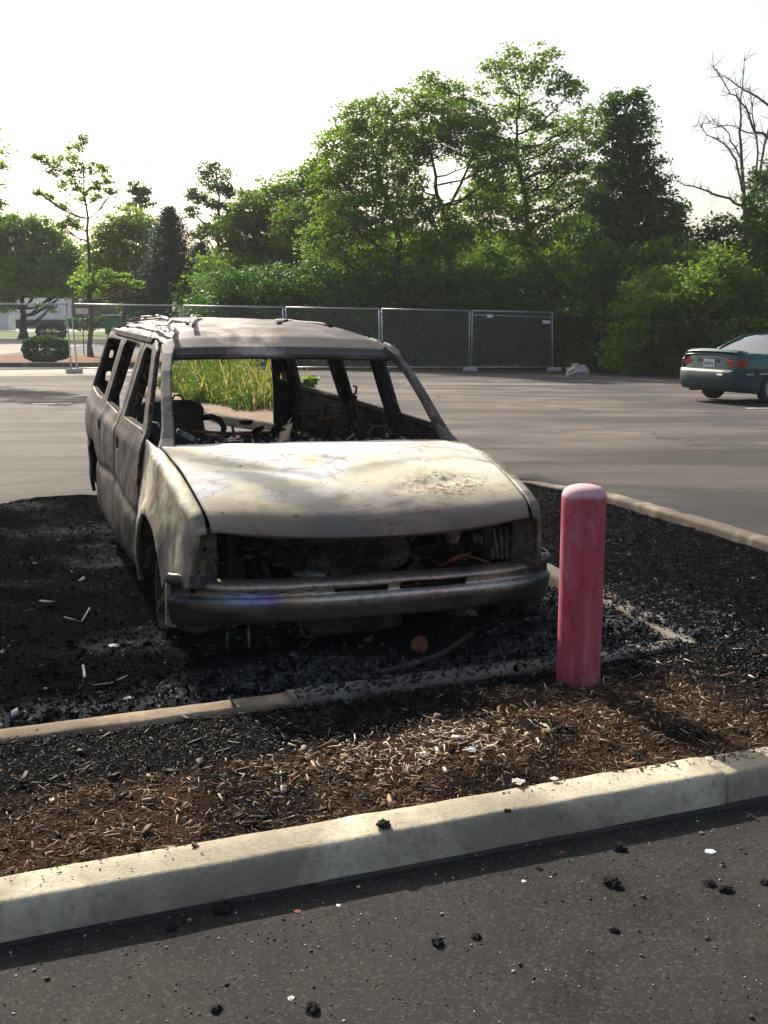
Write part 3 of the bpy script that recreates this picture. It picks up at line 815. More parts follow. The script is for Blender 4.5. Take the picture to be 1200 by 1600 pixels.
# bigger countable litter on the near road
def gp(u, v, z=.008):
    c, s = math.cos(CAM_P), math.sin(CAM_P)
    x, y = (u - 600) / FPX, (800 - v) / FPX
    d = (x, c + y * s, -s + y * c); t = (z - CAM_H) / d[2]
    return Vector((d[0] * t, d[1] * t, z))
def lump(name, loc, r, m, label, cat, group=None, flat=.5, seed=0, ns=4):
    """irregular crumbly lump"""
    rr = random.Random(seed)
    v = []; f = []
    nu, nv = 14, 9
    for j in range(nv + 1):
        th = math.pi * j / nv
        for i in range(nu):
            ph = 2 * math.pi * i / nu
            d = Vector((math.sin(th) * math.cos(ph), math.sin(th) * math.sin(ph), math.cos(th)))
            k = 1 + .55 * mnoise.noise(d * 2.1 + Vector((seed * 3.1, 1, 2))) + .45 * mnoise.noise(d * 5.5 + Vector((seed, 7, 2)))
            p = d * r * k; v.append((p.x * 1.15, p.y, max(p.z * flat, -r * flat * .45) + r * flat * .4))
    for j in range(nv):
        for i in range(nu):
            q = (i + 1) % nu; f.append((j * nu + i, j * nu + nu + i, j * nu + nu + q, j * nu + q))
    o = mesh(name, v, f, m, smooth=False)
    o.location = loc; o.rotation_euler = (0, 0, rr.uniform(0, 6))
    return tag(o, label, cat, group)
CH = [(957, 1381, .026, 'black char clump on the near asphalt, the largest one right of centre'),
      (968, 1326, .022, 'spiky black char clump nearest the kerb on the right'),
      (600, 1290, .020, 'black crumb of char lying on the front kerb below the sunlit mulch'),
      (684, 1475, .017, 'round black char lump at the bottom, right of the middle'),
      (744, 1464, .012, 'small flat char piece on the asphalt right of the round lump'),
      (349, 1422, .025, 'flattened brown-black char pad beside the kerb on the left'),
      (268, 1450, .015, 'dark crumb of char on the left asphalt below the flattened pad'),
      (488, 1578, .018, 'grey-black cinder at the bottom edge of the photo'),
      (338, 1578, .013, 'small brown cinder at the bottom edge, left of the grey-black one'),
      (793, 1268, .010, 'small dark crumb of char on the kerb top, right of centre'),
      (1108, 1382, .016, 'black char lump near the right edge of the asphalt'),
      (1134, 1392, .017, 'jagged black char lump close to the right edge'),
      (960, 1455, .012, 'dull dark crumb on the asphalt below the largest clump'),
      (1195, 1380, .014, 'black char piece cut by the right edge of the photo')]
for i, (u, v, r, lb) in enumerate(CH):
    z = .12 if 'kerb ' in lb and ('lying' in lb or 'top' in lb) else .008
    lump('char_clump', gp(u, v, z), r, M['char'], lb, 'char clump', 'char clumps on road and kerb', .55, i)
WH = [(1110, 1331, .013, 'bright white flake on the asphalt near the right edge', 'signwhite'),
      (465, 1424, .010, 'orange-yellow chip on the asphalt below the kerb', 'orange'),
      (818, 1377, .006, 'tiny white chip on the asphalt right of centre', 'signwhite'),
      (878, 1332, .007, 'small orange chip on the asphalt below the bollard', 'orange'),
      (529, 1415, .006, 'tiny white pebble right of the orange-yellow chip', 'signwhite'),
      (455, 1560, .008, 'white pebble near the bottom edge', 'pebble'),
      (736, 1172, .014, 'white scrap lying in the mulch below the bollard', 'signwhite'),
      (810, 1222, .020, 'pale torn scrap in the mulch against the front kerb', 'pebble'),
      (866, 1217, .011, 'small white scrap at the kerb edge right of the pale torn one', 'signwhite'),
      (203, 1092, .022, 'flat pale ash flake left of the car behind the inner kerb', 'ash_metal'),
      (178, 1009, .022, 'pale grey ash flake on the scorched ground at the left', 'ash_metal')]
for i, (u, v, r, lb, mm) in enumerate(WH):
    z = .125 if v < 1230 and v > 1150 else (.05 if v < 1120 else .008)
    lump('litter_chip', gp(u, v, z), r, M[mm], lb, 'litter', 'pale scraps and chips', .25, 40 + i)

# ------------------------------------------------------------------ bollard
bx, by = gp(903, 1064, .10).xy
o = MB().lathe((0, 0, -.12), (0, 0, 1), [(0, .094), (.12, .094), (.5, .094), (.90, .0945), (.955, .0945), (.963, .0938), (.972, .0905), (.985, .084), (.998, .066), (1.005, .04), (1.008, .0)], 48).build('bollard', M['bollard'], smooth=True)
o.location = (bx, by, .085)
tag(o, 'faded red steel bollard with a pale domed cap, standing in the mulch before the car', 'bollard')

# weed island seen through the car
isl = [(-1.42, 15.35), (-1.62, 15.6), (-2.55, 16.78), (-4.95, 22.4), (-5.5, 23.9), (-5.2, 25.2), (-3.9, 25.7), (-2.4, 24.6), (-1.15, 20.5), (-1.02, 17.4), (-1.15, 15.8), (-1.42, 15.35)]
kerb('weed_island_kerb', isl, M['kerb_far'], .15, .14, side=-1, step=.12, frame=False, seed=11)
IP = roundpoly(isl[:-1], .2)
us = np.arange(-6, -1, .12); vs = np.arange(15, 26, .12)
V, F = clip_sheet(us, vs, lambda A, B: sdpoly(IP, A, B) - .1, lambda u, v: np.stack([u, v, .10 + gz(u, v) + .10 * sst(sdpoly(IP, u, v), .1, 1.2) + .02 * fbm(u, v, 2, 3)], 1))
N = NT('dry_mulch'); p_ = N.pos()
N.bump(N.noise(p_, 40, 5, .75), 1, .03)
M['drymulch'] = N.fin(N.mix(N.noise(p_, 18, 5, .7), (.16, .09, .055), (.42, .28, .19)), .95)
tag(mesh('weed_island', V, F, M['drymulch']), kind='structure')
n = 9000
x = rng.uniform(-6, -1.2, n); y = rng.uniform(15.5, 26, n); d = sdpoly(IP, x, y)
dk = np.hypot(x + 2.0, y - 15.9)
ok = (d > .28) & (y > 17.4 + .9 * fbm(x, 0 * x, 1.1, 4) - .9 * (x + 2.5) * (x < -2.5) * 0 + .35 * (x + 3.2)) & (d > .5 + .4 * fbm(x, y, .9, 4)); x, y, d = x[ok], y[ok], d[ok]; n = len(x)
lft = sst(-(x / y), .10, .19)
h = np.where(rng.uniform(size=n) < .06, rng.uniform(.7, .95, n), rng.uniform(.15, .52, n)) * (.55 + .6 * sst(d, .4, 1.1)) * (1 + .35 * (rng.uniform(size=n) < .1))
yaw = rng.uniform(0, 6.28, n); wd = rng.uniform(.006, .022, n); lean = rng.normal(0, .16, (n, 2))
cx, sx = np.cos(yaw) * wd, np.sin(yaw) * wd
z0 = gz(x, y) + .12
V = np.zeros((n, 6, 3))
for k, (t, ww) in enumerate(((0, 1), (.55, .9), (1, .15))):
    ox, oy = x + lean[:, 0] * h * t * t * 1.6, y + lean[:, 1] * h * t * t * 1.6
    V[:, 2 * k] = np.stack([ox - cx * ww, oy - sx * ww, z0 + h * t], 1); V[:, 2 * k + 1] = np.stack([ox + cx * ww, oy + sx * ww, z0 + h * t], 1)
Fq = np.array([[0, 1, 3, 2], [2, 3, 5, 4]]); Fc = (np.arange(n)[:, None, None] * 6 + Fq[None]).reshape(-1, 4)
patch = fbm(x, y, 1.1, 12)
tone = np.clip(rng.uniform(.15, .66, n) + np.where(rng.uniform(size=n) < (.85 - .6 * lft + .4 * patch), rng.uniform(.25, .5, n), 0), 0, 1)
# broad leaves low down, mostly at the left
m_ = 26000
i_ = rng.integers(0, n, m_); keep = rng.uniform(size=m_) < .55 + .45 * lft[i_]; i_ = i_[keep]; m_ = len(i_)
hh = rng.uniform(.05, .9, m_) * h[i_]
c = np.stack([x[i_] + lean[i_, 0] * hh + rng.normal(0, .05, m_), y[i_] + lean[i_, 1] * hh + rng.normal(0, .05, m_), z0[i_] + hh], 1)
q = rng.normal(0, 1, (m_, 3)); q /= np.linalg.norm(q, axis=1)[:, None]; r2 = np.cross(q, rng.normal(0, 1, (m_, 3))); r2 /= np.linalg.norm(r2, axis=1)[:, None]
s1 = rng.uniform(.02, .055, m_)[:, None]
LV = np.stack([c - q * s1, c + r2 * s1 * .5, c + q * s1, c - r2 * s1 * .5], 1)
VV = np.concatenate([V.reshape(-1, 3), LV.reshape(-1, 3)])
FF = np.concatenate([Fc, np.arange(m_ * 4).reshape(-1, 4) + n * 6])
tt = np.concatenate([np.repeat(tone, 2), rng.uniform(.1, .62, m_)])
tag(mesh('weeds', VV, FF, M['weed'], smooth=False, attr=tt), 'tall green and straw-coloured weeds growing on the island seen through the car', None, None, 'stuff')

# ------------------------------------------------------------------ the burnt-out car
CG = .239                                            # lowest point (the car has sunk onto its rims)
YAW, TX, TY = -.3303, .0027, 4.9814
ROLL, PIT = .0175, .0091
CP = lambda s, l, z: (l, s, z - CG)                  # design coordinates (s back, l to photo right, z up) -> local
suv = empty('burnt_car', (0, 0, 0), 0, 'burnt-out large estate car with ash-white bonnet and no glass or tyres', 'car')
pv = Matrix.Translation((0, 2.5, .8 - CG))
MW = Matrix.Translation((TX, TY, 0)) @ Matrix.Rotation(-YAW, 4, 'Z') @ pv @ Matrix.Rotation(PIT, 4, 'X') @ Matrix.Rotation(ROLL, 4, 'Y') @ pv.inverted()
suv.matrix_world = MW
MWI = MW.inverted()
def cpt(u, v, s):
    """local point on the plane s (distance back from the nose) seen at photograph point (u, v)"""
    o = MWI @ Vector((0, 0, CAM_H)); q = MWI @ at(u, v, 6.0); d = q - o
    t = (s - o.y) / d.y
    return o + d * t

Ws = lambda s: np.interp(s, [.0, .2, .5, 1.0, 1.5, 2.5, 4.5, 5.1, 5.3, 5.42], [.85, .905, .94, .985, .97, 1.0, 1.02, .99, .95, .88])
Pz = lambda z: np.interp(z, [.35, .50, .75, 1.0, 1.15, 1.25, 1.30, 1.67, 1.73, 1.78, 1.82], [-.045, -.012, 0, .0, -.015, -.055, -.075, -.195, -.225, -.27, -.34])
hwf = lambda s: np.interp(s, [0, .08, .25, .43, .65, .9, 1.25], [.79, .80, .81, .822, .835, .85, .857])
lip_s = lambda q: .025 + .085 * np.abs(q) ** 3.2
lip_z = lambda q: .925 + .052 * np.abs(q) ** 2.2
def hood_z(s, q):
    t = np.clip((s - lip_s(q)) / (1.245 - lip_s(q)), 0, 1); tq = np.clip(t / .085, 0, 1)
    base = lip_z(q) + .060 * np.sqrt(1 - (1 - tq) ** 2)
    return base + (1.222 - base) * (1 - (1 - t) ** 2.05)
def Zh(s):
    s = np.asarray(s, float)
    return np.where(s < 1.245, hood_z(np.maximum(s, .112), 1.0) - .014, np.interp(s, [1.245, 1.5], [1.208, 1.235]))
def side_l(s, z):
    return Ws(s) + Pz(z) + .010 * np.sin(z * 9 + s) * (z < 1.2) + (.016 * fbm(s, z, 2.3, 2) + .008 * fbm(s, z, 6.5, 5) - .012 * np.exp(-((z - .82 - .03 * np.sin(s * 3)) / .03) ** 2)) * (z < 1.28)
lo_f = lambda s: np.interp(s, [0, .10, .17, .31, .49, .71, 1.0, 1.5], [.835, .856, .880, .900, .912, .922, .930, .915])
def fender_map(sg):
    def zl(s, r):
        zt = Zh(s) - .040; z = np.where(r <= 1, .40 + r * (zt - .40), 0); th = np.clip((r - 1) / .25, 0, 1) * math.radians(88)
        lt = hwf(s) + .010 + np.interp(s, [1.2, 1.5], [0, .05])
        lo = lo_f(s); W_ = Ws(s)
        tt = np.clip((z - .66) / (zt - .66), 0, 1)
        l = np.where(r <= 1, W_ - (W_ - lo) * tt ** 1.8, lt + (lo - lt) * np.cos(th))
        z = np.where(r <= 1, z, zt + .040 * np.sin(th))
        l = l + .020 * np.exp(-((np.hypot(s - .95, z - .44) - .48) / .05) ** 2) * (r <= 1) + np.interp(z, [.4, .6], [-.02, 0])
        l = l + (.010 * fbm(s, z, 2.6, 6) + .005 * fbm(s, z, 7, 3)) * np.clip((1.1 - r) * 3, 0, 1)
        return z, l
    return zl
def fender(sg):
    zl = fender_map(sg)
    P = roundpoly([(.095, 1.3), (1.462, 1.3), (1.478, .42), (.50, .62), (.46, .69), (.16, .69), (.12, .80), (.105, .95)], .02)
    def keep(U, V):
        z, l = zl(U, V)
        return np.minimum(sdpoly(P, U, z), np.hypot(U - .95, z - .44) - .455)
    def mp(u, v):
        z, l = zl(u, v)
        return np.stack([sg * l, u, z - CG], 1)
    V, F = clip_sheet(np.arange(.08, 1.50, .0125), np.concatenate([np.linspace(0, 1, 70), 1 + np.linspace(.02, .25, 12)]), keep, mp)
    if sg < 0: F = [f[::-1] for f in F]
    mod_solid(mesh('fender', V, F, M['fender'], suv), .02, -1)
def panel(name, poly, holes, circ, sgn, lf, m, du=.018, thick=.028, r=.02, parent=None):
    P = roundpoly(poly, r)
    H = [roundpoly(h, hr) for h, hr in holes]
    us = np.arange(min(p[0] for p in poly) - du, max(p[0] for p in poly) + 2 * du, du)
    vs = np.arange(min(p[1] for p in poly) - du, max(p[1] for p in poly) + 2 * du, du)
    def keep(U, V):
        d = sdpoly(P, U, V)
        for h in H: d = np.minimum(d, -sdpoly(h, U, V))
        for cx, cy, cr in circ: d = np.minimum(d, np.hypot(U - cx, V - cy) - cr)
        return d
    def mp(u, v):
        return np.stack([sgn * lf(u, v), u, v - CG], 1)
    V, F = clip_sheet(us, vs, keep, mp)
    if sgn < 0: F = [f[::-1] for f in F]
    o = mesh(name, V, F, m, parent if parent is not None else suv)
    return mod_solid(o, thick, -1.0)

for sg in (-1, 1):
    fender(sg)
    fd = panel('front_door', [(1.492, .41), (1.475, 1.25), (1.60, 1.36), (1.99, 1.70), (2.14, 1.745), (2.50, 1.775), (2.505, .41)],
          [([(1.63, 1.268), (2.075, 1.655), (2.13, 1.69), (2.405, 1.705), (2.40, 1.262)], .045), ([(2.33, 1.06), (2.33, 1.13), (2.43, 1.14), (2.43, 1.06)], .03)], [], sg, side_l, M['side'])
    rd = panel('rear_door', [(2.525, .41), (2.52, 1.775), (3.585, 1.782), (3.60, .86), (3.58, .76), (3.50, .41)],
          [([(2.635, 1.262), (2.64, 1.705), (3.50, 1.712), (3.51, 1.262)], .06), ([(3.40, 1.06), (3.40, 1.13), (3.50, 1.14), (3.50, 1.06)], .03)], [(4.22, .44, .47)], sg, side_l, M['side'])
    panel('quarter_panel', [(3.61, .41), (3.60, 1.782), (5.30, 1.76), (5.38, 1.2), (5.40, .45), (5.2, .41)],
          [([(3.75, 1.268), (3.77, 1.705), (4.96, 1.685), (5.07, 1.268)], .07)], [(4.22, .44, .47)], sg, side_l, M['side'])
    # pillar with oval holes at the back corner, seen from the front through the cabin
    Pp = roundpoly([(.70, .82), (.69, 1.28), (.655, 1.70), (.76, 1.76), (.92, 1.26), (.95, .82)], .03)
    Hp = [roundpoly([(.765, 1.30), (.755, 1.385), (.80, 1.385), (.815, 1.30)], .03), roundpoly([(.74, 1.50), (.73, 1.57), (.765, 1.57), (.775, 1.50)], .02)]
    V, F = clip_sheet(np.arange(.6, 1, .012), np.arange(.8, 1.8, .012), lambda U, V: np.minimum(np.minimum(sdpoly(Pp, U, V), -sdpoly(Hp[0], U, V)), -sdpoly(Hp[1], U, V)),
                      lambda u, v: np.stack([sg * u, 5.20 + .05 * fbm(u, v, 3, 1) * .3 + 0 * u, v - CG], 1))
    mod_solid(mesh('rear_pillar', V, F, M['char'], suv), .03, 0)
    # inner pillars
    for s0, wd in ((2.46, .13), (3.60, .15)):
        mb = MB()
        zs = [.55, .9, 1.15, 1.25, 1.4, 1.55, 1.68, 1.76]
        prev = None; vv = []; ff = []
        for i, z in enumerate(zs):
            l = float(side_l(s0, z)) - .035; l2 = l - .055
            e = wd * (1.35 if z < 1.2 else 1) / 2
            vv += [CP(s0 - e, sg * l, z), CP(s0 + e, sg * l, z), CP(s0 + e * .8, sg * l2, z), CP(s0 - e * .8, sg * l2, z)]
        for i in range(len(zs) - 1):
            for k in range(4):
                j = (k + 1) % 4; ff.append((i * 4 + k, i * 4 + j, i * 4 + 4 + j, i * 4 + 4 + k))
        ff += [(3, 2, 1, 0), tuple(range(len(zs) * 4 - 4, len(zs) * 4))]
        mod_bevel(mb.add(vv, ff).build('inner_pillar', M['char'], suv), .012)
    # windscreen pillar: ribbon-like box section from cowl to roof, flaring at its foot
    pts = [(1.20, .835, 1.205), (1.275, .818, 1.25), (1.35, .805, 1.305), (1.55, .782, 1.452), (1.75, .754, 1.59), (1.90, .722, 1.682), (2.02, .70, 1.735)]
    V = []; Fv = []
    for i, (s, l, z) in enumerate(pts):
        wf = .040 if i else .075
        wf = [.050, .040, .034, .031, .030, .032, .045][i]
        V += [CP(s - .03, sg * (l - wf), z + .005), CP(s + .01, sg * (l + wf), z + .0), CP(s + .06, sg * (l + wf - .01), z - .02), CP(s + .045, sg * (l - wf + .012), z - .04)]
    for i in range(len(pts) - 1):
        for k in range(4):
            j = (k + 1) % 4; Fv.append((i * 4 + k, i * 4 + j, i * 4 + 4 + j, i * 4 + 4 + k))
    Fv += [(3, 2, 1, 0), tuple(range(len(pts) * 4 - 4, len(pts) * 4))]
    if sg > 0: Fv = [f[::-1] for f in Fv]
    mod_bevel(mesh('windscreen_pillar', V, Fv, M['pillar'], suv, smooth=False), .014, 3)

# bonnet
nu, nv = 100, 110
q = np.linspace(-1, 1, nv + 1); t = np.linspace(0, 1, nu + 1) ** 1.8
Tt, Q = np.meshgrid(t, q, indexing='ij')
s_ = lip_s(Q) + (1.245 - lip_s(Q)) * Tt
l_ = Q * hwf(s_) * (1 - .012 * np.abs(Q) ** 3 * (1 - Tt) ** 12)
z_ = hood_z(s_, Q)
z_ += .016 * (1 - Q ** 2) * np.sin(np.pi * np.clip(Tt, 0, 1)) ** .7
z_ -= .016 * np.abs(Q) ** 10 * (1 - .6 * Tt)
z_ += .007 * fbm(s_, l_, 1.8, 3) * np.sin(np.pi * Tt) ** .5 + .004 * fbm(s_, l_, 5, 5) * np.clip(Tt * 8, 0, 1)
# long shallow buckles left by the heat
for (qa, ta, qb, tb, amp, ww) in ((-.95, .62, -.1, .30, -.012, .05), (-.6, .75, .2, .55, .010, .06), (-.2, .40, .75, .62, .010, .05), (-.92, .95, -.62, .25, -.010, .045), (.1, .22, .85, .30, -.007, .05)):
    px_, pt_ = Q - qa, Tt - ta; ex, et = qb - qa, tb - ta; LL = ex * ex + et * et
    k = np.clip((px_ * ex + pt_ * et) / LL, 0, 1); dd = np.hypot(px_ - ex * k, (pt_ - et * k) * 1.3)
    z_ += amp * np.exp(-(dd / ww) ** 2) * np.sin(np.pi * np.clip(k, .03, .97))
V = np.stack([l_, s_, z_ - CG], -1).reshape(-1, 3)
I, J = np.meshgrid(np.arange(nu), np.arange(nv), indexing='ij'); a0 = (I * (nv + 1) + J).ravel()
F = np.stack([a0, a0 + 1, a0 + nv + 2, a0 + nv + 1], 1)
mod_solid(mesh('bonnet', V, F, M['hood'], suv), .022, -1)
# the folded front lip under the bonnet
V = []; Fl = []
for j in range(nv + 1):
    qq = q[j]; s0, z0 = float(lip_s(qq)), float(lip_z(qq)); l0 = qq * .795
    V += [CP(s0, l0, z0), CP(s0 + .012, l0, z0 - .014), CP(s0 + .05, l0 * .99, z0 - .018), CP(s0 + .16, l0 * .97, z0 + .02)]
for j in range(nv):
    for k in range(3): Fl.append((j * 4 + k, j * 4 + 4 + k, j * 4 + 5 + k, j * 4 + 1 + k))
mesh('bonnet_lip', V, Fl, M['pillar'], suv)

# roof
ns, nl = 150, 60
S = np.concatenate([1.90 + np.linspace(0, 1, 50) ** 1.6 * .9, np.linspace(2.82, 5.36, 70)]); Lq = np.linspace(-1, 1, nl + 1)
SS, LQ = np.meshgrid(S, Lq, indexing='ij')
zc = np.interp(S, [1.90, 1.925, 1.96, 2.1, 2.35, 2.65, 3.6, 4.6, 5.15, 5.3, 5.36], [1.684, 1.70, 1.725, 1.782, 1.838, 1.868, 1.875, 1.862, 1.825, 1.785, 1.74])
half = np.interp(S, [1.90, 2.05, 2.5, 4.8, 5.36], [.700, .725, .735, .735, .70])
ZC = zc[:, None]; HF = half[:, None]
fall = sst(SS, 1.92, 2.5)
zz = ZC - (.012 + .03 * fall) * LQ ** 2 - (.004 + .062 * fall) * np.abs(LQ) ** 7
zz = zz + .010 * fbm(SS, LQ * HF, 2.2, 4) * fall + .007 * fbm(SS, LQ * HF, 6, 8) * fall
zz = zz - .025 * np.exp(-(((SS - 2.9) / .35) ** 2 + ((LQ + .15) / .25) ** 2))      # sagged skin
SB = SS - .02 * LQ ** 2 * 0 + .045 * LQ ** 2 * (1 - fall)
V = np.stack([LQ * HF, SB, zz - CG], -1).reshape(-1, 3)
I, J = np.meshgrid(np.arange(len(S) - 1), np.arange(nl), indexing='ij'); a0 = (I * (nl + 1) + J).ravel()
mod_solid(mesh('roof', V, np.stack([a0, a0 + 1, a0 + nl + 2, a0 + nl + 1], 1), M['roof'], suv), .02, -1)
# header rail under the roof's front edge
mb = MB(); hv = []; hf = []
for j in range(41):
    qq = -1 + j / 20; l0 = qq * .705; dz = -.012 * qq * qq; ds = .045 * qq * qq
    hv += [CP(1.908 + ds, l0, 1.676 + dz), CP(1.902 + ds, l0, 1.664 + dz), CP(1.955 + ds, l0, 1.650 + dz), CP(2.04 + ds, l0, 1.672 + dz), CP(2.03 + ds, l0, 1.70 + dz)]
for j in range(40):
    for k in range(5):
        k2 = (k + 1) % 5; hf.append((j * 5 + k, j * 5 + k2, j * 5 + 5 + k2, j * 5 + 5 + k))
mb.add(hv, hf).build('header_rail', M['pillar'], suv, smooth=False)
# roof rails fallen out of true, and torn strips of skin
for l0, z1 in ((-.50, .0), (.47, .01)):
    pts = [CP(2.55 + .28 * i, l0 + .012 * math.sin(i * 1.1), 1.862 + .004 * math.sin(i * 1.7) - .0012 * (i - 4) ** 2) for i in range(10)]
    MB().tube(pts, .012, 6).build('roof_rail', M['pillar'], suv, smooth=True)
def ribbon(name, pts, wd, m, th=.004, jag=.35, seed=1):
    rr = random.Random(seed); v = []; f = []
    pts = [Vector(p) for p in pts]; P = []
    for i in range(len(pts) - 1):
        for k in range(5): P.append(pts[i].lerp(pts[i + 1], k / 5) + Vector([rr.uniform(-1, 1) * wd * .12 for _ in range(3)]))
    P.append(pts[-1])
    for i, p in enumerate(P):
        tt = (P[min(i + 1, len(P) - 1)] - P[max(i - 1, 0)]).normalized()
        sd_ = tt.cross(Vector((0, .25, 1))).normalized(); w1 = wd * rr.uniform(1 - jag, 1 + jag) / 2; w2 = wd * rr.uniform(1 - jag, 1 + jag) / 2
        up = sd_.cross(tt)
        v += [p - sd_ * w1, p + up * wd * rr.uniform(-.15, .25), p + sd_ * w2]
    for i in range(len(P) - 1):
        f += [(i * 3, i * 3 + 1, i * 3 + 4, i * 3 + 3), (i * 3 + 1, i * 3 + 2, i * 3 + 5, i * 3 + 4)]
    return mod_solid(mesh(name, v, f, m, suv, smooth=False), th, 0)
ribbon('torn_trim', [CP(2.15, -.66, 1.805), CP(2.5, -.62, 1.872), CP(3.1, -.60, 1.89), CP(3.8, -.62, 1.875), CP(4.7, -.64, 1.835)], .035, M['pillar'], seed=3)
ribbon('torn_trim', [CP(2.3, -.52, 1.862), CP(2.7, -.44, 1.885), CP(3.2, -.36, 1.892), CP(3.7, -.22, 1.885)], .035, M['pillar'], seed=4)
ribbon('torn_trim', [CP(2.25, -.68, 1.80), CP(2.6, -.70, 1.83), CP(3.3, -.69, 1.84), CP(4.3, -.70, 1.82), CP(5.0, -.68, 1.79)], .03, M['pillar'], seed=5)
ribbon('torn_trim', [CP(2.55, .1, 1.868), CP(3.0, .25, 1.876), CP(3.5, .45, 1.862)], .035, M['roof'], seed=6)
for k in range(2):
    s0 = random.uniform(2.4, 4.4); l0 = random.uniform(-.68, -.4)
    ribbon('torn_trim', [CP(s0, l0, 1.855), CP(s0 + .12, l0 + .05, 1.872), CP(s0 + .28, l0 + .02, 1.86)], .028, M['pillar' if k % 2 else 'roof'], seed=20 + k)

# cowl, dashboard and rubble on it
def warped(name, us, vs, zf, m, th=.015, keep=None):
    V, F = clip_sheet(us, vs, keep or (lambda U, V: np.ones(U.shape)), lambda u, v: np.stack([v, u, zf(u, v) - CG], 1))
    F = [f[::-1] for f in F]
    return mod_solid(mesh(name, V, F, m, suv), th, -1)
warped('cowl', np.arange(1.20, 1.52, .03), np.linspace(-.80, .80, 60), lambda s, l: 1.198 - (s - 1.2) * .06 + .014 * fbm(s, l, 7, 3), M['ash_metal'], .03)
warped('dashboard', np.arange(1.48, 1.98, .03), np.linspace(-.80, .80, 60), lambda s, l: 1.172 - (s - 1.5) * .16 + .030 * fbm(s, l, 5, 4) + .02 * fbm(s, l, 13, 5), M['char'], .20)
def rubble(name, n, sr, lr, zr, m, szr=(.015, .06), seed=3, parent=None):
    rr = random.Random(seed); mb = MB()
    for i in range(n):
        s, l = rr.uniform(*sr), rr.uniform(*lr); z = rr.uniform(*zr); a = rr.uniform(*szr)
        R = Matrix.Rotation(rr.uniform(0, 6), 3, 'Z') @ Matrix.Rotation(rr.uniform(-.6, .6), 3, 'X') @ Matrix.Rotation(rr.uniform(-.6, .6), 3, 'Y')
        hx, hy, hz = a * rr.uniform(.6, 2.2), a * rr.uniform(.4, 1), a * rr.uniform(.08, .5)
        v = [R @ Vector(((x + rr.uniform(-.25, .25)) * hx, (y + rr.uniform(-.25, .25)) * hy, (q_ + rr.uniform(-.2, .2)) * hz)) + Vector(CP(s, l, z)) for q_ in (-.5, .5) for x, y in ((-.5, -.5), (.5, -.5), (.5, .5), (-.5, .5))]
        mb.add(v, [(3, 2, 1, 0), (4, 5, 6, 7), (0, 1, 5, 4), (1, 2, 6, 5), (2, 3, 7, 6), (3, 0, 4, 7)])
    return tag(mb.build(name, m, parent or suv), kind='stuff')
rubble('dash_rubble', 110, (1.24, 1.55), (-.76, .76), (1.185, 1.212), M['ash_metal'], (.010, .04), 3)
rubble('dash_rubble', 50, (1.3, 1.8), (-.70, .60), (1.14, 1.205), M['char'], (.015, .06), 4)
# bent instrument bracket and a thick flake on the dash
c0, c1, c2, c3 = cpt(576, 678, 1.62), cpt(583, 666, 1.62), cpt(603, 666, 1.62), cpt(612, 678, 1.62)
MB().tube([c0, c1, c2, c3], .009, 6).build('dash_bracket', M['ash_metal'], suv)
MB().box(cpt(290, 680, 1.5), (.11, .07, .03), Matrix.Rotation(.5, 3, 'Y'), .008).build('dash_flake', M['ash_metal'], suv)

# seats: what is left of a rear bench back and bare frames
def seat_slab(u0, u1, v0, v1, s, name, m, th=.12, r=.05):
    a, b = cpt(u0, v1, s), cpt(u1, v0, s)
    P = roundpoly([(a.x, a.z), (a.x, b.z), (b.x, b.z), (b.x, a.z)], r)
    V, F = clip_sheet(np.arange(a.x - .02, b.x + .05, .025), np.arange(a.z - .02, b.z + .05, .025), lambda U, V: sdpoly(P, U, V),
                      lambda u, v: np.stack([u, s + .02 * fbm(u, v, 6, 2) + 0 * u, v], 1))
    return mod_solid(mesh(name, V, F, m, suv), th, 0)
seat_slab(216, 317, 628, 700, 3.05, 'seat_back', M['blackplastic'], .10, .06)
MB().tube([cpt(268, 628, 3.05), cpt(272, 618, 3.05), cpt(282, 617, 3.05), cpt(288, 628, 3.05)], .008, 6).build('seat_handle', M['blackplastic'], suv)
MB().tube([cpt(316, 653, 2.9), cpt(330, 651, 2.9), cpt(343, 656, 2.9), cpt(350, 668, 2.9), cpt(347, 684, 2.9)], .021, 8).build('headrest_hoop', M['char'], suv, True)
MB().tube([cpt(300, 674, 2.2), cpt(363, 677, 2.2), cpt(395, 680, 2.2)], .010, 6).tube([cpt(363, 664, 2.2), cpt(366, 684, 2.2)], .010, 6).build('seat_frame', M['rust'], suv)
for (u0, u1, v0, s) in ((462, 500, 640, 3.2), (505, 548, 636, 2.9), (470, 520, 652, 2.3)):
    mb = MB()
    a, b, c, d = cpt(u0, 700, s), cpt(u0 + 3, v0, s), cpt(u1 - 3, v0 + 2, s), cpt(u1, 700, s)
    mb.tube([a, b, c, d], .013, 6)
    for k in range(1, 6):
        t_ = k / 6; mb.tube([a.lerp(b, t_), d.lerp(c, t_) + Vector((0, .03, .01))], .006, 5)
    mb.build('seat_frame', M['char'], suv)
mb = MB().tube([cpt(553, 690, 2.2), cpt(554, 640, 2.2), cpt(553, 618, 2.2)], .022, 8).tube([cpt(545, 622, 2.2), cpt(556, 614, 2.2), cpt(557, 604, 2.2), cpt(552, 603, 2.2)], .008, 6)
mb.build('seat_post', M['char'], suv)
rubble('cabin_rubble', 150, (2.0, 5.0), (-.8, .8), (.70, .84), M['char'], (.05, .20), 9)
rubble('cabin_rubble', 60, (2.2, 4.6), (.30, .85), (.80, 1.0), M['char'], (.04, .15), 10)
MB().box(CP(3.3, 0, .66), (1.66, 4.0, .12), None, .02).build('floor_pan', M['char'], suv)
MB().box(CP(5.36, 0, .64), (1.78, .06, .36), None, .02).build('tailgate', M['side'], suv)
MB().box(CP(5.46, 0, .50), (1.86, .12, .18), None, .04).build('rear_bumper', M['char'], suv)
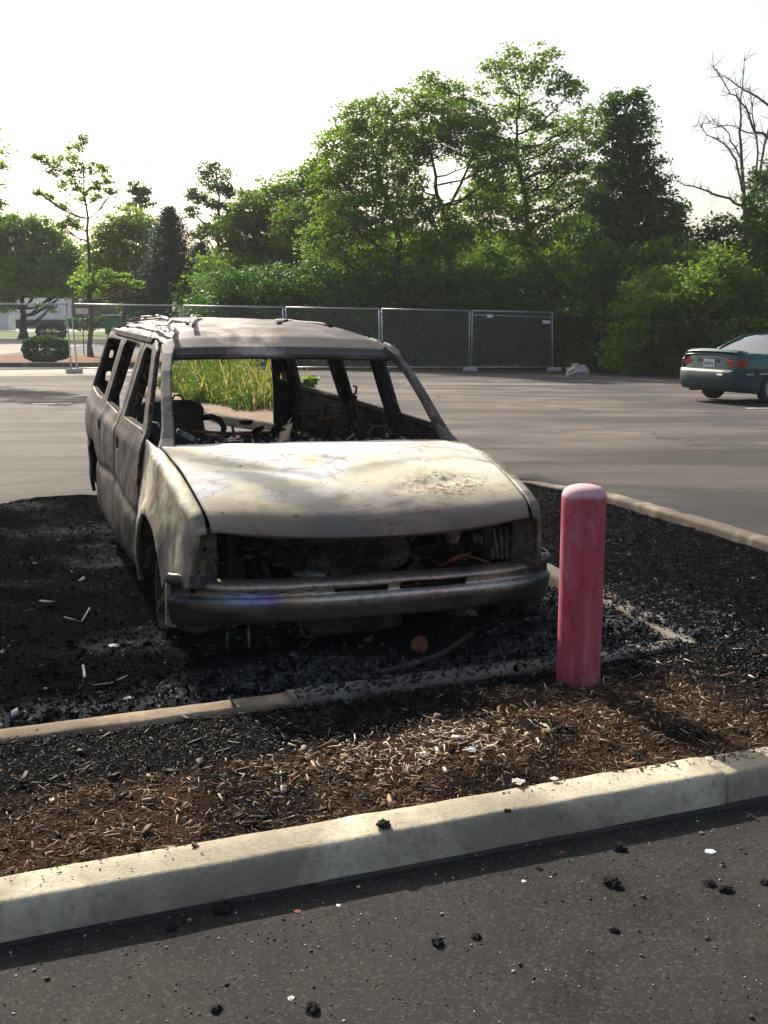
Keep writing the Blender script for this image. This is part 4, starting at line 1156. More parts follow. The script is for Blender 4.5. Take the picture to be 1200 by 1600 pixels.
MB().box(CP(5.30, 0, 1.745), (1.38, .10, .06), None, .02).build('rear_header', M['char'], suv)
for sg in (-1, 1):                                    # inner skins of the doors up to the sills
    V, F = clip_sheet(np.arange(1.5, 5.3, .06), np.arange(.5, 1.25, .06), lambda U, V: np.hypot(U - 4.22, V - .44) - .50,
                      lambda u, v: np.stack([sg * (Ws(u) - .10 + .02 * fbm(u, v, 3, 2)), u, v - CG], 1))
    mod_solid(mesh('inner_panel', V, F, M['char'], suv), .015, 0)
    V = []; Fv = []                                    # window sill caps
    MB().tube([CP(s, sg * (float(Ws(s)) - .085), 1.245) for s in (1.55, 2.2, 3.0, 4.0, 5.1)], .028, 6).build('window_sill', M['char'], suv)
    MB().tube([CP(s, sg * (float(Ws(s)) - .245), 1.735) for s in (2.25, 2.6, 3.2, 4.2, 5.2)], .03, 6).build('roof_side_rail', M['char'], suv)

# front end: firewall, engine, buckets
MB().box(CP(1.20, 0, .84), (1.6, .04, .68)).build('firewall', M['char'], suv)
for sg in (-1, 1):
    MB().box(CP(.72, sg * .66, .80), (.04, .84, .36)).box(CP(.90, sg * .50, .50), (.10, 1.2, .14)).build('inner_wing', M['char'], suv)
    u0 = 303 if sg < 0 else 832
    P = roundpoly([(.75, .70), (.752, .95), (.80, .972), (.868, .965), (.885, .70)], .02)
    HH = [roundpoly([(.80, .86), (.80, .885), (.825, .885), (.825, .86)], .01), roundpoly([(.83, .76), (.83, .78), (.85, .78), (.85, .76)], .008)]
    V, F = clip_sheet(np.arange(.73, .91, .01), np.arange(.68, 1, .01), lambda U, V: np.minimum(np.minimum(sdpoly(P, U, V), -sdpoly(HH[0], U, V)), -sdpoly(HH[1], U, V)),
                      lambda u, v: np.stack([sg * u, .135 + (.89 - u) * .5 + 0 * u, v - CG], 1))
    mod_solid(mesh('lamp_bucket', V, F, M['engine'], suv), .012, 0)
MB().box(CP(.30, 0, .955), (1.5, .05, .05), None, .01).build('upper_crossmember', M['char'], suv)
MB().box(CP(.30, 0, .56), (1.45, .08, .09), None, .02).build('lower_crossmember', M['char'], suv)
mb = MB().box(CP(.78, -.02, .76), (.50, .55, .36), None, .04).box(CP(.72, -.25, .90), (.20, .5, .12), None, .03).box(CP(.72, .22, .90), (.20, .5, .12), None, .03)
for k in range(4): mb.tube([CP(.55 + k * .13, -.34, .82), CP(.56 + k * .13, -.46, .72), CP(.58 + k * .13, -.40, .58)], .024, 8)
for k in range(5): mb.box(CP(.5 + .1 * k, .0, .965), (.12, .03, .03), None, .005)
mb.build('engine_block', M['engine'], suv)
for (u, v, r, s) in ((558, 852, .095, .46), (613, 860, .088, .42), (548, 893, .115, .48), (496, 884, .058, .40), (650, 893, .05, .44), (455, 868, .07, .5)):
    MB().lathe(cpt(u, v, s), (0, 1, 0), [(-.012, .001), (-.012, r * .22), (0, r * .24), (.004, r * .5), (-.008, r * .56), (-.008, r * .88), (-.018, r), (.02, r), (.02, r * .9), (.05, .02)], 28).build('pulley', M['engine'], suv, True)
mb = MB()                                             # finned duct at the right
for k in range(7):
    c = cpt(752 + k * 9, 846 + (k - 3) ** 2 * .9, .36)
    mb.box(c, (.010, .09, .17 - .010 * abs(k - 3)), Matrix.Rotation(-.35 + .08 * k, 3, 'Y'), .003)
mb.tube([cpt(740, 842, .40), cpt(770, 833, .38), cpt(800, 842, .38), cpt(812, 872, .40)], .022, 8)
mb.build('finned_duct', M['ash_metal'], suv)
MB().lathe(cpt(707, 835, .36), (0, 0, 1), [(-.04, .03), (.0, .042), (.045, .042), (.06, .03), (.07, 0)], 16).build('fluid_reservoir', M['ash_metal'], suv, True)
MB().lathe(cpt(832, 864, .26), (0, 1, 0), [(0, .0), (0, .018), (.02, .034), (.05, .034)], 16).build('lamp_socket', M['engine'], suv, True)
rr = random.Random(5)
def wires(name, n, u, v, s, r, m, seed):
    rr = random.Random(seed); mb = MB()
    for i in range(n):
        p = cpt(rr.uniform(*u), rr.uniform(*v), rr.uniform(*s)); pts = [p]
        for k in range(6):
            p = p + Vector((rr.uniform(-.07, .07), rr.uniform(-.05, .05), rr.uniform(-.035, .03))); pts.append(p)
        mb.tube(pts, r, 5)
    return tag(mb.build(name, m, suv, True), kind='stuff')
wires('wiring', 22, (330, 820), (845, 885), (.28, .5), .005, M['engine'], 2)
wires('hose', 8, (340, 760), (850, 880), (.34, .5), .014, M['char'], 3)
MB().tube([cpt(700, 876, .24), cpt(722, 866, .24), cpt(745, 872, .24), cpt(766, 880, .24)], .0045, 5).tube([cpt(688, 884, .25), cpt(712, 874, .25), cpt(735, 864, .25)], .004, 5).build('orange_wire', M['orange'], suv, True)
MB().box(cpt(482, 897, .26), (.16, .07, .02), Matrix.Rotation(.12, 3, 'Y'), .006).build('bent_plate', M['ash_metal'], suv)
rubble('engine_rubble', 40, (.36, .9), (-.62, .62), (.60, .72), M['engine'], (.02, .10), 12)

# front bumper: pressed chrome beam with slots
prof = [(.115, .700), (.030, .706), (.010, .700), (.000, .690), (.004, .678), (.022, .668), (.026, .645), (.018, .634), (.002, .628), (-.002, .615), (.004, .590), (.012, .560), (.020, .530), (.034, .514), (.070, .508)]
tp = np.concatenate([[0], np.cumsum([math.hypot(prof[i + 1][0] - prof[i][0], prof[i + 1][1] - prof[i][1]) for i in range(len(prof) - 1)])])
def bmap(u, t):
    """u: distance along the beam from its middle; t: arc length down the profile"""
    d = np.interp(t, tp, [p[0] for p in prof]); z = np.interp(t, tp, [p[1] for p in prof])
    au = np.abs(u); sg = np.sign(u)
    l = np.interp(au, [0, .75, .90, .98, 1.04, 1.12, 1.30], [0, .745, .885, .945, .972, .985, .985])
    s = np.interp(au, [0, .3, .6, .8, .9, .98, 1.04, 1.12, 1.30], [.085, .093, .125, .165, .20, .245, .285, .35, .50])
    nx = np.interp(au, [0, .8, 1.04, 1.12], [0, .25, .85, 1.0]); ny = np.sqrt(np.clip(1 - nx * nx, 0, 1))
    endk = sst(au, .70, 1.0)
    zmid = .62
    z = np.where(z > zmid, zmid + (z - zmid) * (1 + .40 * endk), zmid + (z - zmid) * (1 + .10 * endk))
    l = l + .035 * sst(u, .6, 1.0)
    d = d * (1 - .35 * endk)
    wob = .006 * fbm(u, t, 3.2, 6) + .004 * fbm(u, t, 11, 2)
    z = z + .004 * fbm(u, 0 * u, 2.5, 8)
    return np.stack([sg * (l - (d + wob) * nx), s + (d + wob) * ny, z - CG], 1)
slots = [([(-.215, .136), (-.215, .176), (.06, .182), (.06, .132)], .008), ([(.12, .126), (.12, .184), (.48, .184), (.48, .128)], .008)]
for k in range(4): slots.append(([(-.62 + k * .135, .148), (-.62 + k * .135, .163), (-.575 + k * .135, .163), (-.575 + k * .135, .148)], .004))
slots += [([(.52, .131), (.52, .142), (.56, .142), (.56, .131)], .004), ([(.80, .14), (.80, .152), (.84, .152), (.84, .14)], .004), ([(-.90, .15), (-.90, .17), (-.87, .17), (-.87, .15)], .006)]
SL = [roundpoly(p, r) for p, r in slots]
def bkeep(U, V):
    d = np.full(U.shape, 1.0)
    for h in SL: d = np.minimum(d, -sdpoly(h, U, V))
    d = np.minimum(d, np.where(U < 0, 1.045, 1.16) - np.abs(U) + .012 * fbm(U, V, 12, 3))
    d = np.minimum(d, V - .088 * sst(np.abs(U), .93, .99))
    d = np.minimum(d, V - .006 - .02 * np.clip(fbm(U, V * 0, 6, 4), 0, 1))
    return d
V, F = clip_sheet(np.arange(-1.27, 1.28, .011), np.linspace(0, tp[-1], 40), bkeep, bmap)
F = [f[::-1] for f in F]
bmp = mod_solid(mesh('front_bumper', V, F, M['bumper'], suv), .006, 1)
MB().box(CP(.20, 0, .60), (1.2, .04, .10), None, .01).build('bumper_beam', M['char'], suv)
# scorched valance pieces hanging at both ends of the bumper
for sg, zb, nm in ((-1, .455, 'valance'), (1, .485, 'valance')):
    V = []; Fv = []; nn = 14
    for i in range(nn + 1):
        k = i / nn; u_ = sg * (.62 + .42 * k) if sg < 0 else sg * (.84 + .28 * k)
        pt = bmap(np.array([u_]), np.array([tp[-1] - .012]))[0]
        dz = (.07 * math.sin(math.pi * min(1, k * 1.0)) ** .6 + .01 * random.uniform(-1, 1)) if sg < 0 else (.13 * math.sin(math.pi * k) ** .5 + .01 * random.uniform(-1, 1))
        V += [tuple(pt), (pt[0] * .995, pt[1] + .015, pt[2] - dz * .6), (pt[0] * .98, pt[1] + .05, pt[2] - dz)]
    for i in range(nn): Fv += [(i * 3, i * 3 + 1, i * 3 + 4, i * 3 + 3), (i * 3 + 1, i * 3 + 2, i * 3 + 5, i * 3 + 4)]
    mod_solid(mesh(nm, V, Fv, M['char'], suv), .008, 0)
# end bracket with bolt holes at the left end
P = roundpoly([(0, 0), (0, .215), (.055, .235), (.075, .10), (.06, -.01)], .02)
e0 = cpt(259, 978, .30)
V, F = clip_sheet(np.arange(-.02, .1, .008), np.arange(-.02, .26, .008), lambda U, V: np.minimum(np.minimum(sdpoly(P, U, V), np.hypot(U - .035, V - .18) - .013), np.hypot(U - .035, V - .09) - .010),
                  lambda u, v: np.stack([e0.x + u, e0.y - .02 + u * .3 + 0 * u, e0.z + v], 1))
mod_solid(mesh('bumper_bracket', V, F, M['ash_metal'], suv), .012, 0)
# running gear below the bumper
MB().tube([cpt(470, 972, .5), cpt(472, 990, .5), cpt(482, 997, .5), cpt(492, 990, .5), cpt(492, 965, .5)], .010, 7).build('tow_hook', M['ash_metal'], suv, True)
MB().tube([CP(.85, -.7, .42), CP(.8, -.2, .40), CP(.8, .3, .40), CP(.85, .7, .42)], .035, 8).box(CP(.6, 0, .40), (.5, .4, .12), None, .03).build('front_axle', M['engine'], suv, True)
MB().tube([cpt(390, 968, .3), cpt(388, 990, .3), cpt(390, 1012, .3)], [.004, .007, .003], 6).build('melt_drip', M['ash_metal'], suv, True)
MB().tube([cpt(355, 985, .3), cpt(355, 1018, .3)], [.003, .006], 6).build('melt_drip', M['ash_metal'], suv, True)
MB().box(cpt(735, 968, .5), (.10, .06, .11), Matrix.Rotation(.3, 3, 'Y'), .02).build('steering_joint', M['ash_metal'], suv)
wires('hanging_wire', 10, (380, 760), (965, 985), (.3, .6), .004, M['engine'], 8)

# burnt wheels: bare rims on the ground
for s0 in (.95, 4.22):
    for sg in (-1, 1):
        wh = bpy.data.objects.new('wheel', None); link(wh, suv); wh.location = CP(s0, sg * .80, CG + .215); wh.empty_display_size = .1
        MB().lathe((0, 0, 0), (sg, 0, 0), [(-.10, .19), (-.11, .215), (-.095, .215), (-.085, .195), (.0, .175), (.085, .195), (.095, .218), (.112, .218), (.105, .19), (.06, .17), (.05, .10), (.075, .06), (.08, .0)], 28).build('rim', M['char'], wh, True)
        MB().lathe((0, 0, 0), (sg, 0, 0), [(-.06, .02), (-.06, .155), (-.03, .155), (-.03, .02)], 24).build('brake_disc', M['engine'], wh, True)
for sg in (-1, 1):
    for s0 in (.95, 4.22):                            # arch liners
        V = []; Fv = []
        for i in range(17):
            a_ = math.pi * i / 16
            for l in (.95, .55): V.append(CP(s0 + .47 * math.cos(a_), sg * l, .46 + .47 * math.sin(a_)))
        for i in range(16): Fv.append((2 * i, 2 * i + 1, 2 * i + 3, 2 * i + 2))
        mod_solid(mesh('arch_liner', V, Fv, M['char'], suv), .01, 0)
# pale wire snagged on the door frame
MB().tube([cpt(219, 669, 1.75), cpt(227, 662, 1.75), cpt(237, 659, 1.75), cpt(246, 661, 1.75), cpt(250, 668, 1.75)], .004, 5).build('snagged_wire', M['whitewire'], suv, True)

# loose parts on the ground in front
def on_ground(u, v, z=.06):
    return gp(u, v, z)
p0 = on_ground(655, 1008, .125)
o = MB().lathe((0, 0, 0), (0, -1, .5), [(-.02, .02), (-.02, .038), (.0, .042), (.006, .033), (-.004, .029), (-.004, .020), (.006, .017), (.006, .008), (-.008, .006), (-.008, 0)], 28).build('fallen_pulley', M['rust'], smooth=True)
o.location = p0; tag(o, 'rust-brown round pulley lying in the cinders under the bumper', 'pulley')
o = MB().tube([(0, 0, 0)] + [tuple(gp(u, v, z) - gp(745, 985, .13)) for u, v, z in ((725, 1000, .12), (690, 1022, .11), (650, 1036, .105), (610, 1047, .10), (585, 1052, .085))], [.010, .013, .014, .015, .014, .010], 8).build('burnt_hose', M['engine'], smooth=True)
o.location = gp(745, 985, .13); tag(o, 'long grey burnt hose lying from the bumper to the inner kerb', 'hose')
for i, (pts, r, lb) in enumerate([([(130, 1040), (133, 1060), (124, 1076)], .007, 'bent grey burnt strip lying on the scorched ground, left of the car'),
                                  ([(145, 1072), (175, 1068), (200, 1056)], .006, 'thin straight burnt strip beside the bent one, left of the car'),
                                  ([(365, 1088), (358, 1090), (368, 1104)], .006, 'short black rod lying across the inner kerb'),
                                  ([(100, 965), (128, 972), (140, 950)], .006, 'thin grey twig-like strip nearer the car flank')]):
    zz_ = .135 if 'kerb' in lb else .055
    b0 = gp(*pts[0], zz_)
    o = MB().tube([tuple(gp(u, v, zz_) - b0) for u, v in pts], r, 6).build('burnt_strip', M['char'] if 'rod' in lb else M['engine'], smooth=True)
    o.location = b0; tag(o, lb, 'burnt strip', 'thin burnt strips on the ground')
# ------------------------------------------------------------------ temporary chain-link fence
FP = []
x, y = -18.4, 28.0
posts = [(-21.0, 27.9), (-9.15, 31.15)]
d_ = Vector((2.86, 1.05, 0)); 
P0 = Vector((-8.68, 31.2, 0))
def fence_panel(p, q, label, H=1.92, lean=(0, 0), grp='temporary chain-link fence panels', brace=None):
    p = Vector(p); q = Vector(q); L = (q - p).length; ang = math.atan2(q.y - p.y, q.x - p.x)
    root = empty('chain_link_fence', (p.x, p.y, float(gz(p.x, p.y))), ang, label, 'fence panel', grp)
    dz = float(gz(q.x, q.y) - gz(p.x, p.y)); sl = dz / L
    Z = lambda x, z: z + sl * x
    mb = MB(); r = .021
    for x in (0, L): mb.tube([(x, 0, .06 + sl * x), (x + (lean[0] if x else lean[1]), 0, H + sl * x)], r, 8)
    mb.tube([(0, 0, H), (L, 0, Z(L, H))], r, 8); mb.tube([(0, 0, .14), (L, 0, Z(L, .14))], r * .9, 8)
    if brace: mb.tube([(.06, 0, H - brace), (L - .06, 0, Z(L, H - brace * 1.2))], r * .8, 8)
    mb.build('frame', M['galv'], root, True)
    # woven wire: zigzag strands, every strand runs down the panel
    pitch = .066; V = []; Fv = []; t = .0024; z0, z1 = .14, H
    for sgn in (1, -1):
        c = -H
        while c < L + H:
            # line x = c + sgn*(z - z0)
            za, zb = z0, z1
            xa, xb = (c, c + (z1 - z0)) if sgn > 0 else (c, c - (z1 - z0))
            def clipz(xv): return z0 + (xv - c) * sgn
            lo, hi = 0.0, L
            pts = []
            z_lo, z_hi = sorted((clipz(lo), clipz(hi)))
            za, zb = max(z0, z_lo), min(z1, z_hi)
            if zb - za > .02:
                xa, xb = c + sgn * (za - z0), c + sgn * (zb - z0)
                n = len(V); o_ = t * sgn
                V += [(xa - t, o_, Z(xa, za)), (xa + t, o_, Z(xa, za)), (xb + t, o_, Z(xb, zb)), (xb - t, o_, Z(xb, zb)),
                      (xa, o_ - t, Z(xa, za)), (xa, o_ + t, Z(xa, za)), (xb, o_ + t, Z(xb, zb)), (xb, o_ - t, Z(xb, zb))]
                Fv += [(n, n + 1, n + 2, n + 3), (n + 4, n + 5, n + 6, n + 7)]
            c += pitch * 1.414
    mesh('chain_link', V, Fv, M['wire'], root, smooth=False)
    return root
labs = ['chain-link panel behind the car roof, second from the gap at the left', 'chain-link panel over the left part of the burnt roof', 'chain-link panel between the middle roof posts', 'chain-link panel over the right windscreen pillar', 'narrow chain-link panel with an extra top rail at the right end']
fence_panel((-22.2, 27.2, 0), (-16.0, 28.9, 0), 'chain-link panel cut by the left edge of the photo')
fence_panel((-15.9, 28.95, 0), (-8.80, 31.05, 0), 'long chain-link panel in front of the round clipped bushes', lean=(-.06, 0))
p = P0.copy(); offs = [2.86, 2.84, 2.84, 2.84, 2.62]
for i in range(5):
    q = p + d_.normalized() * (3.06 if i < 4 else 3.02)
    fence_panel(p, q - d_.normalized() * .09, labs[i], lean=(-.06 if i == 4 else 0, -.08 if i == 0 else 0), brace=.13 if i == 4 else None)
    p = q
endp = p.copy()
# loose tie wire from the last post into the bushes
for i, (q0, lb) in enumerate(((P0 + Vector((-.06, -.1, 0)), 'white concrete fence foot beside the gap in the fence, left'),
                              (P0 + d_.normalized() * 6.10, 'white concrete fence foot behind the burnt car, seen under the roof'),
                              (P0 + d_.normalized() * 9.15, 'white concrete fence foot behind the right windscreen pillar'),
                              (P0 + d_.normalized() * 12.2, 'white concrete fence foot under the post left of the last panel'),
                              (P0 + d_.normalized() * 15.25, 'white concrete fence foot at the right end of the fence'))):
    o = mod_bevel(MB().box((0, 0, .07), (.46, .22, .14), None, .03).build('concrete_block', M['block']), .01)
    o.location = (q0.x, q0.y, float(gz(q0.x, q0.y))); o.rotation_euler = (0, 0, math.atan2(d_.y, d_.x) + (.2 if i == 0 else 0))
    tag(o, lb, 'fence foot', 'concrete feet of the fence')
for i, (u, v, lb) in enumerate(((128, 486, 'small white notice board behind the fence gap post'),)):
    q0 = at(u, v, 44.0)
    rt = empty('notice_board', (q0.x, q0.y, 0), .1, lb, 'sign')
    MB().box((0, 0, q0.z), (.48, .03, .22), None, .005).build('board', M['signwhite'], rt)
    MB().tube([(0, .03, .02), (0, .03, q0.z)], .02, 6).build('post', M['pole'], rt)
for (u, v, w_, lb) in ((766, 494, .20, 'small pale tag tied to the top rail near the last panel'), (854, 503, .28, 'white tag tied at the right end post of the fence'), (545, 489, .12, '')):
    if not lb: continue
    t_ = (v - 485) / 80
    k = (u - 738) / 130 * 3.0 + 12.2 if u > 740 else 12.2
    q0 = P0 + d_.normalized() * k
    z_ = at(u, v, q0.y).z
    o = MB().box((0, -.03, 0), (w_, .012, .10), None, .003).build('fence_tag', M['signwhite'])
    o.location = (q0.x, q0.y - .02, z_); o.rotation_euler = (0, .06, math.atan2(d_.y, d_.x)); tag(o, lb, 'tag')
# pale rubble beside the fence end
q0 = gp(902, 578, 0); 
lump('rubble_block', (q0.x, q0.y, float(gz(q0.x, q0.y))), .33, M['rock'], 'pale crumpled block lying beside the right end of the fence', 'rubble', None, .75, 91)

# ------------------------------------------------------------------ teal saloon, parked at the right
def teal_car():
    fw = Vector((.89, .45, 0)).normalized(); ang = math.atan2(fw.y, fw.x)
    # design: x from the tail forward, y to the left, z up
    rc = Vector((6.72, 20.85, 0))                       # right rear corner
    lat = Vector((-fw.y, fw.x, 0))
    org = rc + lat * .84
    root = empty('parked_saloon', (org.x, org.y, float(gz(org.x, org.y)) + .0), ang, 'teal green saloon car with a boot spoiler parked at the right edge', 'car')
    L = 4.5
    wd = lambda x: np.interp(x, [0, .06, .18, .45, 1.2, 2.4, 3.5, 4.1, 4.35, 4.5], [.70, .775, .82, .845, .86, .865, .86, .82, .74, .60])
    zt = lambda x: np.interp(x, [0, .12, .5, 1.0, 2.9, 3.3, 3.9, 4.3, 4.5], [.93, .955, .965, .945, .93, .90, .83, .74, .62])
    zp = lambda z: np.interp(z, [.2, .3, .5, .68, .72, .8, .9, .97], [-.05, -.015, .0, .01, .006, -.005, -.035, -.09])
    for sg in (1, -1):
        def keep(U, V):
            d = np.minimum(zt(U) - V, V - np.interp(U, [0, .5, 4, 4.5], [.26, .2, .2, .24]))
            for cx in (.90, 3.50): d = np.minimum(d, np.hypot(U - cx, V - .30) - .345)
            return d
        V, F = clip_sheet(np.arange(0, 4.52, .04), np.arange(.18, 1.0, .03), keep, lambda u, v: np.stack([u, sg * (wd(u) + zp(v)), v], 1))
        if sg > 0: F = [f[::-1] for f in F]
        mod_solid(mesh('side_panel', V, F, M['teal'], root), .02, -1)
        MB().box((2.1, sg * .872, .585), (3.9, .02, .035), None, .006).build('side_trim', M['galv'], root)
        # side window glass
        G = roundpoly([(1.02, .955), (1.55, 1.26), (2.45, 1.27), (3.05, .955)], .05)
        V, F = clip_sheet(np.arange(.9, 3.2, .05), np.arange(.9, 1.35, .03), lambda U, V: np.minimum(sdpoly(G, U, V), np.abs(U - 2.08) - .025), lambda u, v: np.stack([u, sg * (.80 - (v - .94) * .50 + .006), v], 1))
        if sg > 0: F = [f[::-1] for f in F]
        mesh('side_window', V, F, M['carglass'], root)
    # top surfaces: boot and bonnet
    def deck(x0, x1, nm):
        xs = np.linspace(x0, x1, 24); ts = np.linspace(-1, 1, 17); V = []; F = []
        for x in xs:
            for t_ in ts: V.append((x, t_ * (wd(x) - .085), zt(x) + .035 * (1 - t_ * t_) - .0))
        for i in range(23):
            for j in range(16): a_ = i * 17 + j; F.append((a_, a_ + 17, a_ + 18, a_ + 1))
        mod_solid(mesh(nm, V, F, M['teal'], root), .02, -1)
    deck(0.0, 1.12, 'boot_lid'); deck(2.85, 4.5, 'bonnet')
    # greenhouse
    st = [(.80, .945, .74, .965), (1.10, 1.10, .67, 1.11), (1.42, 1.24, .60, 1.26), (1.65, 1.285, .565, 1.32), (2.1, 1.30, .565, 1.345), (2.45, 1.275, .565, 1.32), (2.75, 1.12, .65, 1.15), (3.15, .93, .74, .95)]
    V = []; F = []
    for x, ze, yh, zc_ in st:
        for t_ in np.linspace(-1, 1, 15):
            V.append((x, t_ * yh, ze + (zc_ - ze) * (1 - t_ * t_) + .0))
    for i in range(len(st) - 1):
        for j in range(14): a_ = i * 15 + j; F.append((a_, a_ + 15, a_ + 16, a_ + 1))
    gi = [0 if 3 <= i <= 4 else 1 for i in range(len(st) - 1) for j in range(14)]
    top = mesh('roof', V, F, None, root, mats=[M['teal'], M['carglass']], midx=gi)
    for sg in (1, -1):
        V = []; F = []
        for x, ze, yh, zc_ in st: V += [(x, sg * yh, ze + .002), (x, sg * .805, .93)]
        for i in range(len(st) - 1): F.append((2 * i, 2 * i + 1, 2 * i + 3, 2 * i + 2))
        mod_solid(mesh('side_frame', V, F, M['teal'], root), .01, 0)
        MB().tube([(.82, sg * .745, .957), (1.10, sg * .672, 1.112), (1.42, sg * .60, 1.255), (1.65, sg * .57, 1.30), (2.45, sg * .57, 1.29), (2.75, sg * .655, 1.13), (3.13, sg * .745, .94)], .022, 6).build('roof_pillar', M['teal'], root, True)
    # rear face
    V = []; F = []; zs = np.linspace(.62, .955, 9); ts = np.linspace(-1, 1, 25)
    for z in zs:
        for t_ in ts: V.append((.00 + .07 * abs(t_) ** 4 + (z - .62) * .14 - .0, t_ * .80 * (1 - .06 * (z > .9)), z))
    for i in range(8):
        for j in range(24): a_ = i * 25 + j; F.append((a_, a_ + 1, a_ + 26, a_ + 25))
    mod_solid(mesh('rear_panel', V, F, M['teal'], root), .02, 0)
    # bumper
    V = []; F = []; pr = [(.02, .665), (-.07, .655), (-.10, .60), (-.105, .48), (-.085, .36), (-.03, .285), (.10, .265)]
    us_ = np.linspace(-1, 1, 41)
    for t_ in us_:
        for d, z in pr:
            k = abs(t_); yy = math.copysign(np.interp(k, [0, .7, .85, .93, 1], [0, .70, .82, .865, .878]), t_); xx = float(np.interp(k, [0, .5, .7, .85, .93, 1], [0, .01, .04, .12, .22, .50]))
            V.append((xx + d * (1 - .8 * k ** 6), yy + (math.copysign(.0, t_)), z))
    n = len(pr)
    for i in range(40):
        for j in range(n - 1): a_ = i * n + j; F.append((a_, a_ + 1, a_ + n + 1, a_ + n))
    mod_solid(mesh('rear_bumper', V, F, M['teal_bumper'], root), .02, 0)
    MB().box((-.115, -.45, .565), (.02, .16, .035), None, .008).build('reflector', M['plate'], root)
    for sg in (1, -1):
        b = MB().box((.055, sg * .60, .785), (.07, .36, .17), None, .03)
        b.box((.16, sg * .80, .785), (.18, .05, .15), None, .02)
        b.build('tail_light', M['red_lens'], root)
    MB().box((.03, 0, .78), (.03, .62, .17), None, .02).build('plate_recess', M['darkblue'], root)
    pl = MB().box((.008, -.02, .775), (.015, .31, .155), None, .004).build('licence_plate', M['plate'], root)
    mb = MB()
    for k in range(6): mb.box((-.001, -.12 + .042 * k, .77), (.004, .022, .06))
    mb.build('plate_marks', M['platemark'], pl)
    # spoiler
    V = []; F = []; sp = [(-.03, 1.005), (.06, 1.045), (.24, 1.02), (.26, .985), (.10, .995), (-.02, .985)]
    for t_ in np.linspace(-1, 1, 25):
        k = abs(t_)
        for x, z in sp: V.append((x + .12 * k ** 3, t_ * .74, z - .03 * k ** 2 + .012 - (.05 * (k > .95))))
    for i in range(24):
        for j in range(6): j2 = (j + 1) % 6; F.append((i * 6 + j, i * 6 + j2, i * 6 + 6 + j2, i * 6 + 6 + j))
    F += [tuple(range(6)), tuple(range(24 * 6 + 5, 24 * 6 - 1, -1))]
    mod_bevel(mesh('spoiler', V, F, M['teal'], root, smooth=False), .006)
    MB().box((2.25, 0, .30), (4.0, 1.5, .16), None, .03).box((.25, 0, .36), (.4, 1.3, .15), None, .03).build('underbody', M['rubber'], root)
    MB().tube([(-.05, .42, .245), (.5, .42, .25)], .03, 10).build('exhaust_pipe', M['rust'], root, True)
    for cx in (.90, 3.50):
        for sg in (1, -1):
            wh = bpy.data.objects.new('wheel', None); link(wh, root); wh.location = (cx, sg * .765, .30); wh.empty_display_size = .1
            MB().lathe((0, 0, 0), (0, sg, 0), [(-.09, .20), (-.09, .28), (-.07, .298), (.06, .298), (.085, .28), (.092, .215), (.07, .20)], 36).build('tyre', M['rubber'], wh, True)
            hb = MB().lathe((0, 0, 0), (0, sg, 0), [(.04, .205), (.085, .205), (.09, .19), (.075, .17), (.10, .06), (.105, 0)], 36)
            hb.build('hubcap', M['rim'], wh, True)
            for k in range(6):
                a_ = k * math.pi / 3; MB().box((math.cos(a_) * .135, sg * .088, math.sin(a_) * .135), (.05, .01, .05), Matrix.Rotation(-a_, 3, 'Y'), .01).build('hubcap_vent', M['rubber'], wh)
    return root
teal_car()

# ------------------------------------------------------------------ far things at the left
def box_trailer():
    c = at(62, 500, 118); root = empty('box_trailer', (c.x, c.y, .05), .03, 'white box trailer parked far off behind the left tree', 'trailer')
    MB().box((0, 0, 2.02), (6.4, 2.4, 2.25), None, .05).build('cargo_box', M['trailer'], root)
    MB().box((0, 0, .80), (6.2, 2.1, .18), None, .03).box((1.2, 0, .5), (2.6, 1.9, .5), None, .05).build('chassis', M['pole'], root)
    for x in (-2.2, 1.4, 2.4):
        MB().lathe((x, -1.1, .45), (0, 1, 0), [(-.12, .2), (-.12, .44), (.12, .44), (.12, .2)], 20).build('wheel', M['rubber'], root, True)
box_trailer()
c = at(-4, 500, 100)
mod_bevel(MB().box((0, 0, 1.0), (2.6, 2, 1.9), None, .06).build('white_cabin', M['trailer']), .02).location = (c.x, c.y, .05)
tag(bpy.data.objects['white_cabin'], 'white cabin corner at the far left edge under the tree', 'cabin')
def dumpster():
    c = at(183, 515, 78); root = empty('dumpster', (c.x, c.y, .02), .05, 'green steel waste container standing behind the slim tree', 'dumpster')
    MB().box((0, 0, .80), (1.45, 1.3, 1.25), None, .03).build('bin_body', M['green'], root)
    mb = MB()
    for k in range(4): mb.box((-.55 + .37 * k, -.67, .80), (.06, .05, 1.2), None, .01)
    mb.build('rib', M['green'], root)
    MB().box((0, 0, 1.47), (1.55, 1.4, .06), None, .02).build('lid', M['galv'], root)
dumpster()
def light_pole(u, v, Y, H, lb, arm):
    c = at(u, v, Y); root = empty('light_pole', (c.x, c.y, 0), 0, lb, 'lamp post', 'tall parking-lot lamp posts')
    zt_ = c.z
    MB().tube([(0, 0, 0), (0, 0, zt_)], [.14, .09], 10).build('pole', M['pole'], root, True)
    mb = MB().tube([(0, 0, zt_ - .05), (arm, 0, zt_)], .04, 6)
    mb.build('arm', M['pole'], root, True)
    MB().box((arm * 1.35, 0, zt_ + .02), (.75, .35, .14), None, .04).build('lamp_head', M['lamp'], root)
light_pole(229, 360, 62, 6, 'dark lamp post with its pale head at the left, before the dark conifer', .35)
light_pole(241, 361, 60, 6, 'dark lamp post with its pale head at the right, before the dark conifer', .5)

